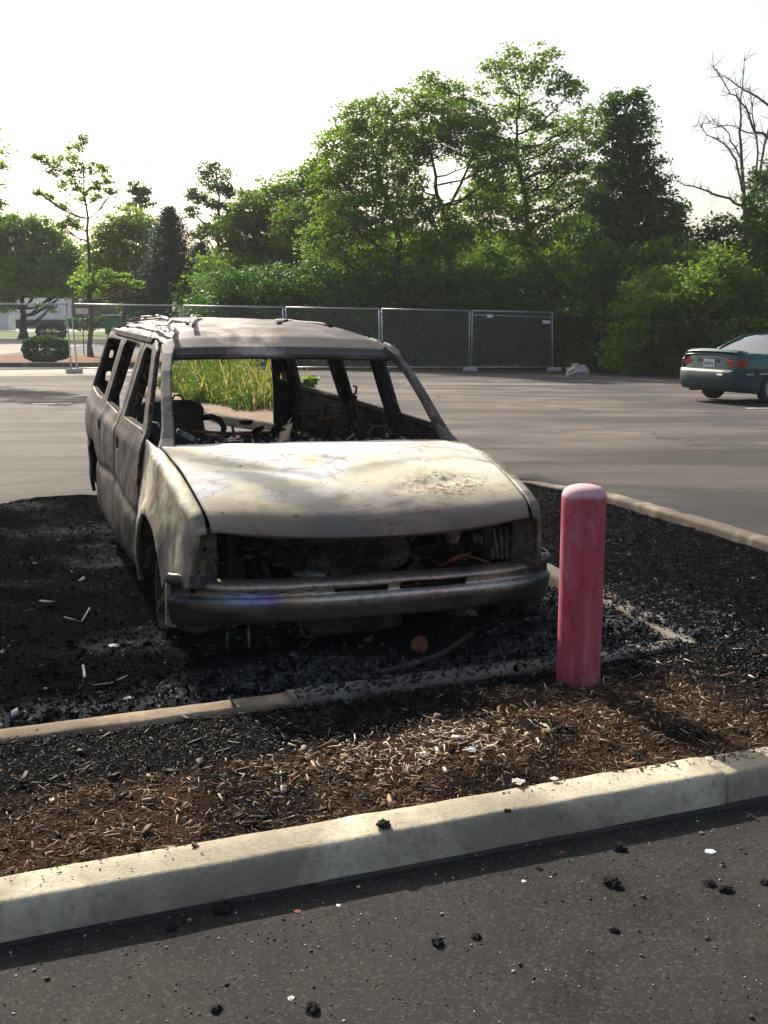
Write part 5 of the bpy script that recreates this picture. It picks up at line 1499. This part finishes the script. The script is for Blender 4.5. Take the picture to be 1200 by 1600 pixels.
# ------------------------------------------------------------------ trees and shrubs
def leaf_quads(C, size, aspect=.55, flat=.5, seed=0):
    n = len(C); r = np.random.default_rng(seed)
    q = r.normal(0, 1, (n, 3)); q[:, 2] *= .6; q /= np.linalg.norm(q, axis=1)[:, None]
    up = r.normal(0, flat, (n, 3)) + np.array([0, 0, 1.0]); t = np.cross(up, q); t /= np.linalg.norm(t, axis=1)[:, None] + 1e-9
    s = (size * 1.2 * r.uniform(.6, 1.35, n))[:, None]
    a = C - q * s * .5; b = C + t * s * aspect * .5 - q * s * .05; c = C + q * s * .55; d = C - t * s * aspect * .5 - q * s * .05
    nn = np.cross(q, t); b = b + nn * s * .08; d = d + nn * s * .08
    V = np.stack([a, b, c, d], 1).reshape(-1, 3)
    return V, np.arange(n * 4).reshape(-1, 4)

def crown_points(blobs, dens, r, sub=.34, hollow=.35):
    """blobs: (centre xyz, radius). leaves gather in sprays near each blob's surface"""
    P = []; Tn = []
    for (c, R) in blobs:
        ns = max(6, int(dens * (R / .8) ** 2 * 46))
        d = r.normal(0, 1, (ns, 3)); d /= np.linalg.norm(d, axis=1)[:, None]
        rad = R * (hollow + (1.05 - hollow) * r.uniform(0, 1, ns) ** .55)
        rad *= 1 + .22 * np.sin(d[:, 0] * 5 + c[0]) * np.cos(d[:, 2] * 4 + c[2])
        cc = np.array(c) + d * rad[:, None] * np.array([1, 1, .86])
        for q in range(ns):
            k = int(r.integers(14, 34)); sr = sub * r.uniform(.55, 1.3)
            pts = cc[q] + np.clip(r.normal(0, 1, (k, 3)), -2.0, 2.0) * np.array([sr, sr, sr * .42]) * .62
            P.append(pts); Tn.append(np.clip(r.normal(.45 + r.normal(0, .16), .16, k), 0, 1))
    return np.concatenate(P), np.concatenate(Tn)

def branches(mb, base, forks, blobs, r0, r, crook=.12, twig=True, nmax=60):
    """limbs from points of the trunk to every blob"""
    for (c, R) in blobs[:nmax]:
        c = Vector(c)
        # leave the trunk lower than the blob
        best = min(forks, key=lambda f: (Vector(f[0]) - c).length + 3.0 * max(0, f[0][2] - c.z + .4 * (c - Vector(f[0])).xy.length))
        s = Vector(best[0]); rr_ = best[1] * .62
        D = c - s; n = 5; pts = [s]; rs = [rr_]
        for k in range(1, n + 1):
            t = k / n
            p = s + D * t + Vector((0, 0, -1)) * (math.sin(t * math.pi) * D.xy.length * .10) + Vector(r.normal(0, crook * D.length * .12, 3)) * (1 - t * .5)
            pts.append(p); rs.append(max(.008, rr_ * (1 - t * .8)))
        mb.tube(pts, rs, 5)
        if twig:
            for k in range(5):
                e = c + Vector(r.normal(0, R * .5, 3)); mid = pts[3].lerp(e, .5) + Vector(r.normal(0, R * .08, 3))
                mb.tube([pts[int(r.integers(2, 5))], mid, e], [rs[4] * 1.2 + .006, .010, .006], 4)

def tree(name, label, cat, base, trunk, blobs, leaf, bark, size=.12, dens=1.0, seed=0, group=None, sub=.34, r0=.14, aspect=.6, hollow=.35, twig=True, extra=None):
    r = np.random.default_rng(seed)
    base = Vector(base)
    root = empty(name, base, 0, label, cat, group)
    tr = [Vector(p) - base for p in trunk]
    bl = [(tuple(Vector(c) - base), R) for c, R in blobs]
    mb = MB(); n = len(tr)
    P = []
    for i in range(n - 1):
        for k in range(4): P.append(tr[i].lerp(tr[i + 1], k / 4))
    P.append(tr[-1]); m = len(P)
    P = [p + Vector(r.normal(0, r0 * .22, 3)) * (0 < i < m - 1) for i, p in enumerate(P)]
    rs = [r0 * (1.0 - .85 * i / (m - 1)) * (1.45 if i == 0 else 1) for i in range(m)]
    mb.tube(P, rs, 9)
    forks = [(tuple(P[i]), rs[i]) for i in range(max(1, int(m * .25)), m)]
    branches(mb, P[0], forks, bl, r0, r, twig=twig)
    if extra: extra(mb, P, r)
    mb.build('trunk', M[bark], root, True)
    if bl and leaf:
        C, tn = crown_points(bl, dens, r, sub, hollow)
        V, F = leaf_quads(C, size, aspect, seed=seed)
        mesh('crown', V, F, M[leaf], root, smooth=False, attr=tn)
    return root

def B(lst, Y, dy=1.0, seed=0, sc=1.0):
    """crown masses placed from where they are seen: (u, v, radius in px)"""
    r = random.Random(seed); out = []
    for u, v, rp in lst:
        y = Y + r.uniform(-dy, dy); p = at(u, v, y); out.append((tuple(p), rp / FPX * y * 1.02 * sc))
    return out
def foot(u, Y):
    p = at(u, 560, Y); return Vector((p.x, Y, float(gz(p.x, Y)) - .03))

# tall right-hand trees behind the fence
Y = 43
tree('locust_tree', 'spreading locust tree behind the middle of the fence, the leftmost tall crown', 'tree', foot(600, Y), [foot(600, Y), at(612, 460, Y), at(628, 380, Y), at(600, 300, Y), at(580, 220, Y)],
     B([(548, 185, 30), (590, 172, 30), (530, 228, 34), (572, 225, 40), (612, 215, 30), (520, 275, 32), (560, 285, 45), (610, 268, 32), (590, 335, 48), (535, 335, 42), (640, 330, 30), (560, 390, 50), (625, 400, 45), (505, 380, 40), (675, 395, 40)], Y, 1.6, 1), 'leaf_locust', 'bark', .12, 1.25, 11, 'tall trees behind the fence', r0=.20)
Y = 44.5
tree('locust_tree', 'locust tree with forked limbs against white sky, middle of the tall group', 'tree', foot(700, Y), [foot(700, Y), at(702, 450, Y), at(700, 350, Y), at(680, 290, Y), at(672, 230, Y)],
     B([(672, 138, 24), (705, 145, 22), (650, 165, 30), (690, 185, 36), (730, 178, 34), (640, 205, 34), (665, 222, 34), (720, 215, 40), (758, 205, 28), (755, 240, 34), (640, 245, 26), (770, 275, 30), (730, 345, 44), (690, 362, 40), (770, 330, 40), (735, 410, 50), (800, 400, 44), (745, 300, 22), (640, 285, 28), (790, 240, 22), (660, 320, 26)], Y, 1.6, 2), 'leaf_locust', 'bark_dark', .12, 1.15, 12, 'tall trees behind the fence', r0=.20,
     extra=lambda mb, P, r: [mb.tube([P[9], P[9].lerp(Vector(at(735, 260, Y)) - foot(700, Y), .6), Vector(at(752, 215, Y)) - foot(700, Y)], [.09, .06, .03], 6)])
Y = 47
tree('locust_tree', 'tallest airy locust tree rising above the others, open crown', 'tree', foot(830, Y), [foot(830, Y), at(828, 430, Y), at(822, 330, Y), at(805, 230, Y), at(812, 150, Y)],
     B([(772, 108, 20), (800, 95, 22), (850, 92, 22), (830, 118, 22), (790, 135, 20), (870, 130, 24), (897, 142, 18), (815, 165, 24), (850, 185, 24), (785, 180, 20), (880, 200, 24), (905, 192, 16), (835, 225, 30), (870, 245, 30), (800, 250, 28), (905, 250, 26), (845, 285, 36), (890, 300, 40), (800, 310, 38), (770, 290, 26), (925, 215, 22), (920, 180, 16), (765, 220, 20), (750, 140, 10), (930, 290, 30), (850, 350, 46), (900, 370, 46), (845, 420, 50)], Y, 1.6, 3), 'leaf_locust', 'bark_dark', .12, 1.0, 13, 'tall trees behind the fence', r0=.19)
Y = 41.5
tree('ivy_clad_tree', 'narrow ivy-covered dark tree standing right of the tallest one', 'tree', foot(985, Y), [foot(985, Y), at(988, 430, Y), at(984, 300, Y), at(985, 180, Y)],
     B([(965, 158, 15), (992, 158, 16), (1002, 185, 18), (952, 180, 18), (975, 195, 24), (958, 222, 24), (998, 222, 24), (975, 250, 28), (1005, 265, 26), (950, 268, 22), (980, 300, 40), (1020, 300, 30), (940, 320, 30), (985, 350, 48), (1035, 335, 30), (1050, 365, 26), (1062, 330, 14), (1035, 390, 40), (950, 390, 48), (1000, 440, 60)], Y, .9, 4), 'leaf_ivy', 'bark_dark', .13, 1.7, 14, 'tall trees behind the fence', r0=.22, sub=.30)
Y = 52
tree('bushy_tree', 'broad bushy tree left of the tall locust trees', 'tree', foot(440, Y), [foot(440, Y), at(442, 460, Y), at(450, 380, Y)],
     B([(395, 330, 32), (430, 312, 34), (470, 300, 34), (500, 275, 30), (370, 365, 38), (420, 365, 44), (470, 350, 44), (510, 330, 40), (380, 415, 46), (440, 420, 52), (500, 400, 50), (345, 430, 40)], Y, 2, 5), 'leaf_locust', 'bark', .15, 1.15, 15, 'mid-height trees behind the fence', r0=.2, sub=.42)
Y = 50
tree('bushy_tree', 'dense dark tree low behind the middle fence panels', 'tree', foot(560, Y), [foot(560, Y), at(560, 480, Y), at(562, 420, Y)],
     B([(520, 440, 50), (570, 430, 50), (620, 450, 50), (680, 440, 55), (740, 450, 55), (800, 455, 50)], Y, 1.5, 6), 'leaf_dark', 'bark_dark', .15, 1.3, 16, 'mid-height trees behind the fence', r0=.2, sub=.42)
Y = 56
tree('ragged_spruce', 'ragged thin spruce top leaning over, left of centre skyline', 'tree', foot(338, Y), [foot(338, Y), at(340, 420, Y), at(342, 320, Y), at(338, 262, Y)],
     B([(334, 262, 10), (320, 266, 8), (350, 275, 9), (326, 285, 12), (348, 295, 14), (360, 302, 10), (304, 302, 11), (318, 312, 13), (338, 318, 11), (364, 325, 11), (302, 330, 10), (345, 350, 16), (376, 352, 15), (318, 362, 17), (385, 305, 9), (398, 300, 8)], Y, 1.0, 7), 'leaf_dark', 'bark_dark', .13, 1.5, 17, 'mid-height trees behind the fence', r0=.12, sub=.30)
def conifer(label, u, Y, vtop, wpx, seed, name='dark_conifer'):
    r = np.random.default_rng(seed); b = foot(u, Y); topz = at(u, vtop, Y).z; H = topz - b.z; R = wpx / FPX * Y
    root = empty(name, b, 0, label, 'tree', 'dark conifers')
    mb = MB().tube([(0, 0, 0), (0, 0, H * .5), (0, 0, H)], [.16, .10, .02], 8); C = []; tn = []
    n = 150
    for i in range(n):
        t = (i + r.uniform()) / n; z = H * (.06 + .93 * t); L = R * (1 - t) ** .62 * r.uniform(.60, 1.12) + .12; a_ = i * 2.399
        e = Vector((math.cos(a_) * L, math.sin(a_) * L, z - L * .12)); mb.tube([(0, 0, z), tuple(e)], [.022, .006], 4)
        k = int(60 + 210 * L); q = r.uniform(.18, 1.05, k); w_ = .10 + .20 * q
        C.append(np.stack([e.x * q, e.y * q, z - L * .12 * q], 1) + r.normal(0, 1, (k, 3)) * (w_[:, None] * np.array([.7, .7, .38]))); tn.append(np.clip(r.normal(.3 + .4 * r.uniform(), .15, k), 0, 1))
    mb.build('trunk', M['bark_dark'], root, True)
    V, F = leaf_quads(np.concatenate(C), .13, .32, seed=seed)
    mesh('crown', V, F, M['needle'], root, smooth=False, attr=np.concatenate(tn))
conifer('dark blue-green conifer behind the two lamp posts', 272, 58, 322, 74, 21)
conifer('dark conifer half hidden right of the lamp-post conifer', 318, 60, 378, 60, 22)
Y = 64
tree('yellow_green_tree', 'light yellow-green tree between the slim tree and the conifer', 'tree', foot(195, Y), [foot(195, Y), at(195, 450, Y), at(195, 390, Y)],
     B([(205, 345, 22), (225, 352, 20), (180, 365, 26), (215, 380, 30), (165, 395, 30), (195, 415, 36), (225, 425, 30), (160, 440, 34), (200, 455, 36), (235, 460, 24)], Y, 1.5, 8), 'leaf_bright', 'bark', .17, 1.1, 18, 'trees at the left beyond the fence', r0=.16, sub=.45)
Y = 72
tree('bushy_tree', 'small tree top showing above the yellow-green tree', 'tree', foot(217, Y), [foot(217, Y), at(218, 400, Y), at(217, 310, Y)],
     B([(213, 293, 9), (224, 300, 9), (219, 312, 9), (230, 318, 7), (205, 320, 5)], Y, .5, 9), 'leaf_dark', 'bark_grey', .16, 1.5, 19, 'trees at the left beyond the fence', r0=.14, sub=.3,
     extra=lambda mb, P, r: [mb.tube([P[6], P[6] + Vector((k * .25, 0, 3.0 + .3 * abs(k))), P[6] + Vector((k * .62, .2, 4.6 - .2 * abs(k)))], [.04, .025, .010], 4) for k in (-3, -2, -1, 1, 2, 3)])
Y = 70
tree('shade_tree', 'round dark green shade tree at the left edge with a thick trunk', 'tree', foot(38, Y), [foot(38, Y), at(36, 480, Y), at(34, 420, Y)],
     B([(28, 356, 24), (62, 352, 18), (78, 375, 24), (108, 398, 20), (-8, 362, 30), (20, 405, 40), (65, 410, 40), (100, 422, 26), (-30, 420, 40), (30, 432, 36), (80, 432, 30), (118, 440, 20), (-10, 440, 30), (78, 480, 6), (62, 478, 6), (8, 456, 18), (108, 452, 15), (60, 452, 12), (-50, 380, 40), (14, 476, 12)], Y, 2, 10), 'leaf_maple', 'bark_dark', .17, 1.25, 20, 'trees at the left beyond the fence', r0=.28, sub=.45)
Y = 42
tree('slim_tree', 'slim young tree with sparse foliage standing alone at the left behind the fence', 'tree', foot(142, Y), [foot(142, Y), at(141, 470, Y), at(140, 400, Y), at(134, 320, Y), at(128, 240, Y)],
     B([(131, 217, 9), (120, 232, 11), (112, 245, 10), (92, 250, 10), (72, 250, 10), (56, 246, 7), (82, 268, 10), (104, 275, 12), (126, 262, 10), (148, 262, 11), (165, 262, 9), (120, 290, 11), (148, 285, 12), (168, 282, 9), (95, 290, 9), (176, 300, 8), (72, 308, 8), (150, 305, 9), (100, 322, 8), (130, 308, 8), (108, 345, 10), (95, 352, 7), (118, 352, 9), (60, 300, 5),
        (150, 440, 16), (170, 432, 13), (195, 440, 10), (212, 442, 6), (135, 455, 14), (120, 440, 10)], Y, .7, 11), 'leaf_maple', 'bark_grey', .105, 1.35, 23, 'trees at the left beyond the fence', r0=.10, sub=.20, hollow=.1)
Y = 30
tree('overhanging_tree', 'leafy tree mostly outside the photo, only twigs at the far left edge', 'tree', foot(-95, Y), [foot(-95, Y), at(-90, 400, Y), at(-80, 250, Y)],
     B([(-8, 232, 14), (2, 258, 8), (-12, 290, 16), (-2, 318, 9), (-5, 345, 10), (-40, 230, 40), (-45, 310, 40), (-90, 250, 50), (-80, 340, 46), (-120, 300, 50)], Y, .7, 12), 'leaf_maple', 'bark_dark', .085, 1.2, 24, 'trees at the left beyond the fence', r0=.12, sub=.22)
# bare tree at the right edge
def bare_tree():
    Y = 39.0; b = foot(1168, Y); root = empty('bare_tree', b, 0, 'leafless dead tree with crooked branches at the right edge', 'tree')
    mb = MB(); r = np.random.default_rng(31)
    def px(lst, r0, r1, dy=0):
        pts = [Vector(at(u, v, Y + dy * i / max(1, len(lst) - 1))) - b for i, (u, v) in enumerate(lst)]
        Pp = []
        for i in range(len(pts) - 1):
            for k in range(3): Pp.append(pts[i].lerp(pts[i + 1], k / 3) + Vector(r.normal(0, .025, 3)))
        Pp.append(pts[-1]); rs = [r0 + (r1 - r0) * i / (len(Pp) - 1) for i in range(len(Pp))]
        mb.tube(Pp, rs, 6)
        for i in range(2, len(Pp)):                       # side twigs
            for _ in range(3):
                if r.uniform() < .75:
                    d = (Pp[i] - Pp[i - 1]).normalized(); q = Vector(r.normal(0, 1, 3)); q = (d * .7 + q.normalized()).normalized() * r.uniform(.15, .55)
                    e = Pp[i] + q; mb.tube([Pp[i], Pp[i] + q * .5 + Vector((0, 0, .04)), e + Vector((0, 0, .1))], [.013, .009, .005], 4)
                    if r.uniform() < .6: mb.tube([Pp[i] + q * .5, Pp[i] + q * .5 + Vector(r.normal(0, .18, 3))], [.008, .004], 3)
    px([(1170, 560), (1168, 440), (1165, 370), (1163, 300), (1157, 230), (1157, 160), (1163, 95)], .12, .010)
    px([(1165, 330), (1140, 312), (1105, 298), (1070, 290), (1040, 275)], .05, .010, -1.5)
    px([(1160, 300), (1150, 250), (1135, 225), (1105, 208), (1090, 195)], .045, .009, 1)
    px([(1159, 260), (1150, 230), (1130, 200), (1110, 190)], .035, .008, 1.5)
    px([(1260, 260), (1215, 220), (1180, 205), (1165, 168), (1140, 145), (1115, 105)], .065, .010, -1)
    px([(1250, 200), (1205, 165), (1170, 145), (1150, 135), (1120, 110)], .055, .010, 1)
    px([(1178, 208), (1150, 197), (1110, 193)], .03, .008, .5)
    px([(1168, 340), (1185, 240), (1175, 180), (1172, 140)], .045, .010, .8)
    px([(1168, 360), (1195, 230), (1225, 100)], .06, .02, 1)
    mb.build('trunk', M['bark_grey'], root, True)
bare_tree()
# shrubs and low growth right behind the fence, and the thicket at the right
SH = [(350, 500, 39.5, 'leaf_dark', 'dark shrub behind the fence left of the burnt roof', [(-45, 10, 38), (0, 0, 44), (40, -10, 40), (-10, -45, 34), (30, -50, 34), (0, 45, 36), (-30, 62, 26), (30, 62, 26)]),
      (450, 500, 39.8, 'leaf_dark', 'dark shrub behind the fence above the windscreen', [(-40, 0, 42), (5, -10, 46), (45, 0, 42), (-15, -55, 36), (30, -55, 38), (0, 45, 38), (-30, 62, 26), (30, 62, 26)]),
      (550, 500, 40.0, 'leaf_dark', 'dark shrub behind the fence at the roof ridge end', [(-40, 0, 42), (5, -15, 44), (45, 0, 42), (-15, -50, 36), (30, -50, 36), (0, 45, 40), (-30, 60, 28), (30, 60, 28)]),
      (650, 500, 39.9, 'leaf_dark', 'dark shrub behind the fence right of the roof', [(-40, 0, 42), (5, -15, 44), (45, 0, 42), (-15, -50, 36), (30, -50, 36), (0, 45, 40), (-30, 60, 28), (30, 60, 28)]),
      (750, 500, 40.0, 'leaf_dark', 'dark shrub behind the post with the pale tag', [(-40, 5, 42), (5, -15, 46), (45, 0, 42), (-15, -55, 36), (30, -50, 36), (0, 45, 40), (-30, 60, 28), (30, 60, 28)]),
      (850, 500, 39.9, 'leaf_dark', 'dark shrub behind the last fence panel', [(-40, 0, 42), (5, -20, 46), (45, 0, 42), (-15, -60, 38), (30, -60, 38), (0, 42, 40), (-30, 60, 28), (30, 60, 28)]),
      (935, 490, 37.5, 'leaf_dark', 'dark shrub right of the fence end', [(-30, 20, 42), (5, -20, 46), (40, 10, 42), (-5, -70, 40), (30, -60, 38), (0, 52, 40), (-28, 78, 26), (22, 78, 26), (50, 70, 26)]),
      (1020, 480, 35.5, 'leaf_locust', 'mid-green arching shrub with a yellow-green top', [(-35, 30, 40), (5, -20, 44), (45, 10, 42), (-5, 60, 46), (60, 55, 42), (-40, 85, 26), (0, 95, 24), (40, 95, 26), (75, 90, 26)]),
      (1110, 470, 34.5, 'leaf_locust', 'wide green shrub behind the teal saloon', [(-40, 20, 44), (5, -20, 48), (50, 10, 46), (-15, 70, 46), (50, 65, 46), (10, -60, 32), (-50, 100, 24), (-10, 105, 24), (40, 100, 26), (80, 95, 30)]),
      (1190, 450, 35.0, 'leaf_dark', 'tall dark shrub at the right edge above the saloon', [(-30, 30, 46), (10, -30, 48), (50, 0, 50), (-15, 80, 48), (20, -90, 36), (50, -120, 36), (40, 70, 46)])]
for i, (u, v, Y, lf, lb, bl) in enumerate(SH):
    b = foot(u, Y)
    tree('shrub', lb, 'shrub', b, [b, at(u, v + 30, Y), at(u, v - 20, Y)], B([(u + a_, v + c_, rp) for a_, c_, rp in bl], Y, 1.0, 50 + i), lf, 'bark_dark', .115, 1.35, 60 + i, 'shrubs growing along the fence line', r0=.09, sub=.46, twig=True, hollow=.55)
def low(u, Y, lf, lb, bl, seed, name='shrub', size=.115, grp='shrubs growing along the fence line', dens=1.3, sub=.3):
    b = foot(u, Y); tree(name, lb, 'shrub', b, [b, at(u, 500, Y), at(u, 470, Y)], B(bl, Y, .8, seed), lf, 'bark_dark', size, dens, seed, grp, r0=.06, sub=sub, twig=False)
low(1020, 34.2, 'leaf_bright', 'yellow-green leafy sprays in front of the arching shrub', [(990, 450, 14), (1010, 458, 18), (1032, 468, 18), (1055, 478, 16), (1015, 515, 14), (1035, 528, 12), (1000, 472, 14)], 71, dens=1.0)
low(1125, 34.0, 'leaf_bright', 'yellow-green shrub top left of the bare tree foot', [(1110, 430, 14), (1130, 425, 16), (1150, 435, 18), (1090, 445, 14), (1170, 430, 16)], 72, dens=.9)
low(1120, 38.6, 'leaf_ivy', 'dark leafy mound beside the bare tree, against the sky', [(1105, 362, 15), (1125, 352, 16), (1145, 356, 15), (1118, 378, 20), (1095, 385, 20), (1145, 385, 24)], 73)
low(1195, 38.2, 'leaf_ivy', 'dark ivy mass climbing the bare tree at the right edge', [(1180, 300, 18), (1195, 270, 20), (1170, 330, 14), (1200, 320, 30), (1215, 280, 30), (1180, 365, 26), (1215, 370, 36), (1165, 395, 24)], 74)
low(1060, 38.0, 'leaf_locust', 'greyish green bush with bare twigs between the ivy-clad and bare trees', [(1020, 395, 22), (1050, 385, 22), (1075, 400, 24), (1040, 420, 26), (1085, 425, 26), (1065, 440, 30)], 75, dens=.8)
# dense wood behind everything, one unbroken mass
r = np.random.default_rng(90)
bl = []
for i in range(230):
    u = r.uniform(300, 1290); top = np.interp(u, [300, 400, 500, 620, 700, 800, 950, 1050, 1090, 1200, 1300], [440, 400, 385, 385, 400, 390, 360, 385, 430, 400, 380])
    v = top + (568 - top) * r.uniform() ** .8; Y = r.uniform(53, 62); bl.append((tuple(at(u, v, Y)), r.uniform(1.1, 1.8)))
C, tn = crown_points(bl, .75, r, .5, .3)
V, F = leaf_quads(C, .24, .6, seed=91)
tag(mesh('background_wood', V, F, M['leaf_dark'], smooth=False, attr=tn), 'dark unbroken wood behind the trees and the fence', None, None, 'stuff')
r = np.random.default_rng(92); bl = []
for i in range(60):
    u = r.uniform(-120, 330); v = r.uniform(np.interp(u, [-120, 60, 150, 330], [420, 440, 430, 430]), 505); Y = r.uniform(125, 150); bl.append((tuple(at(u, v, Y)), r.uniform(2.2, 3.6)))
C, tn = crown_points(bl, .7, r, .9, .3)
V, F = leaf_quads(C, .5, .6, seed=93)
tag(mesh('distant_wood', V, F, M['leaf_locust'], smooth=False, attr=tn), 'distant row of woodland beyond the white trailer', None, None, 'stuff')
# low hedges; the left one stands in for a dark parked car
low(140, 80, 'leaf_dark', 'low dark hedge in place of a parked car behind the slim tree, left of the container', [(112, 505, 9), (128, 507, 10), (144, 507, 10), (160, 504, 10), (136, 500, 8)], 76, 'hedge', .16, None, 1.6, .3)
low(210, 84, 'leaf_dark', 'dark hedge right of the green container', [(206, 500, 14), (222, 496, 16), (240, 500, 16), (258, 500, 16), (285, 500, 18), (215, 480, 14), (250, 478, 18)], 77, 'hedge', .16, None, 1.6, .3)

def round_bush(u, vb, Y, wpx, hpx, lb, seed):
    c = at(u, vb, Y); R = wpx / FPX * Y / 2; H = hpx / FPX * Y; r = np.random.default_rng(seed)
    root = empty('clipped_bush', (c.x, Y, 0.03), 0, lb, 'bush', 'round clipped bushes')
    MB().tube([(0, 0, -.02), (0, 0, H * .5)], [.05, .03], 6).build('trunk', M['bark_dark'], root)
    n = 15000
    d = r.normal(0, 1, (n, 3)); d /= np.linalg.norm(d, axis=1)[:, None]
    d = np.sign(d) * np.abs(d) ** .8; k = (r.uniform(.80, 1, n) ** .5) * (1 + .03 * np.sin(d[:, 0] * 9) + .03 * np.cos(d[:, 2] * 11))
    C = d * k[:, None] * np.array([R, R * .9, H * .52]) * .95 + np.array([0, 0, H * .5]); C = C[C[:, 2] > .03]
    V, F = leaf_quads(C, .055, .6, 1.2, seed)
    mesh('crown', V, F, M['box_leaf'], root, smooth=False, attr=np.clip(r.normal(.45, .2, len(C)), 0, 1))
round_bush(72, 567, 37.0, 74, 42, 'larger round clipped bush just behind the fence at the left', 81)
round_bush(80, 531, 66.0, 48, 28, 'smaller round clipped bush farther back near the shade tree', 82)
kerb('planting_kerb', [(-30, 34.6), (-8.2, 35.2), (-7.4, 35.8), (-7.2, 38)], M['kerb_far'], .16, .12, side=1, step=.2, frame=False, seed=21)
# little sprout on the weed island's far end
q0 = gp(478, 640, 0)
o_b = Vector((-1.33, 18.6, 0.18))
tree('sprout', 'single bright green sprout seen through the right windows of the car', 'plant', o_b, [o_b, o_b + Vector((0, 0, .3)), Vector(at(480, 603, 18.6))], [(tuple(at(476, 606, 18.6)), .12), (tuple(at(480, 600, 18.6)), .10), (tuple(at(484, 610, 18.6)), .10)], 'leaf_bright', 'bark', .11, 3.0, 99, r0=.012, sub=.08)

# ------------------------------------------------------------------ haze
N = NT('haze_air')
for l in list(N.t.links): N.t.links.remove(l)
N.t.nodes.remove(N.b)
vol = N.n('ShaderNodeVolumePrincipled'); vol.inputs['Color'].default_value = (.93, .96, 1, 1); vol.inputs['Density'].default_value = .0004
vol.inputs['Anisotropy'].default_value = .2
N.t.links.new(vol.outputs[0], N.out.inputs['Volume'])
hz = MB().box((0, 210, 9.0), (980, 560, 22)).build('haze', N.m)
tag(hz, 'thin pale summer haze hanging over the whole parking lot', None, None, 'stuff')
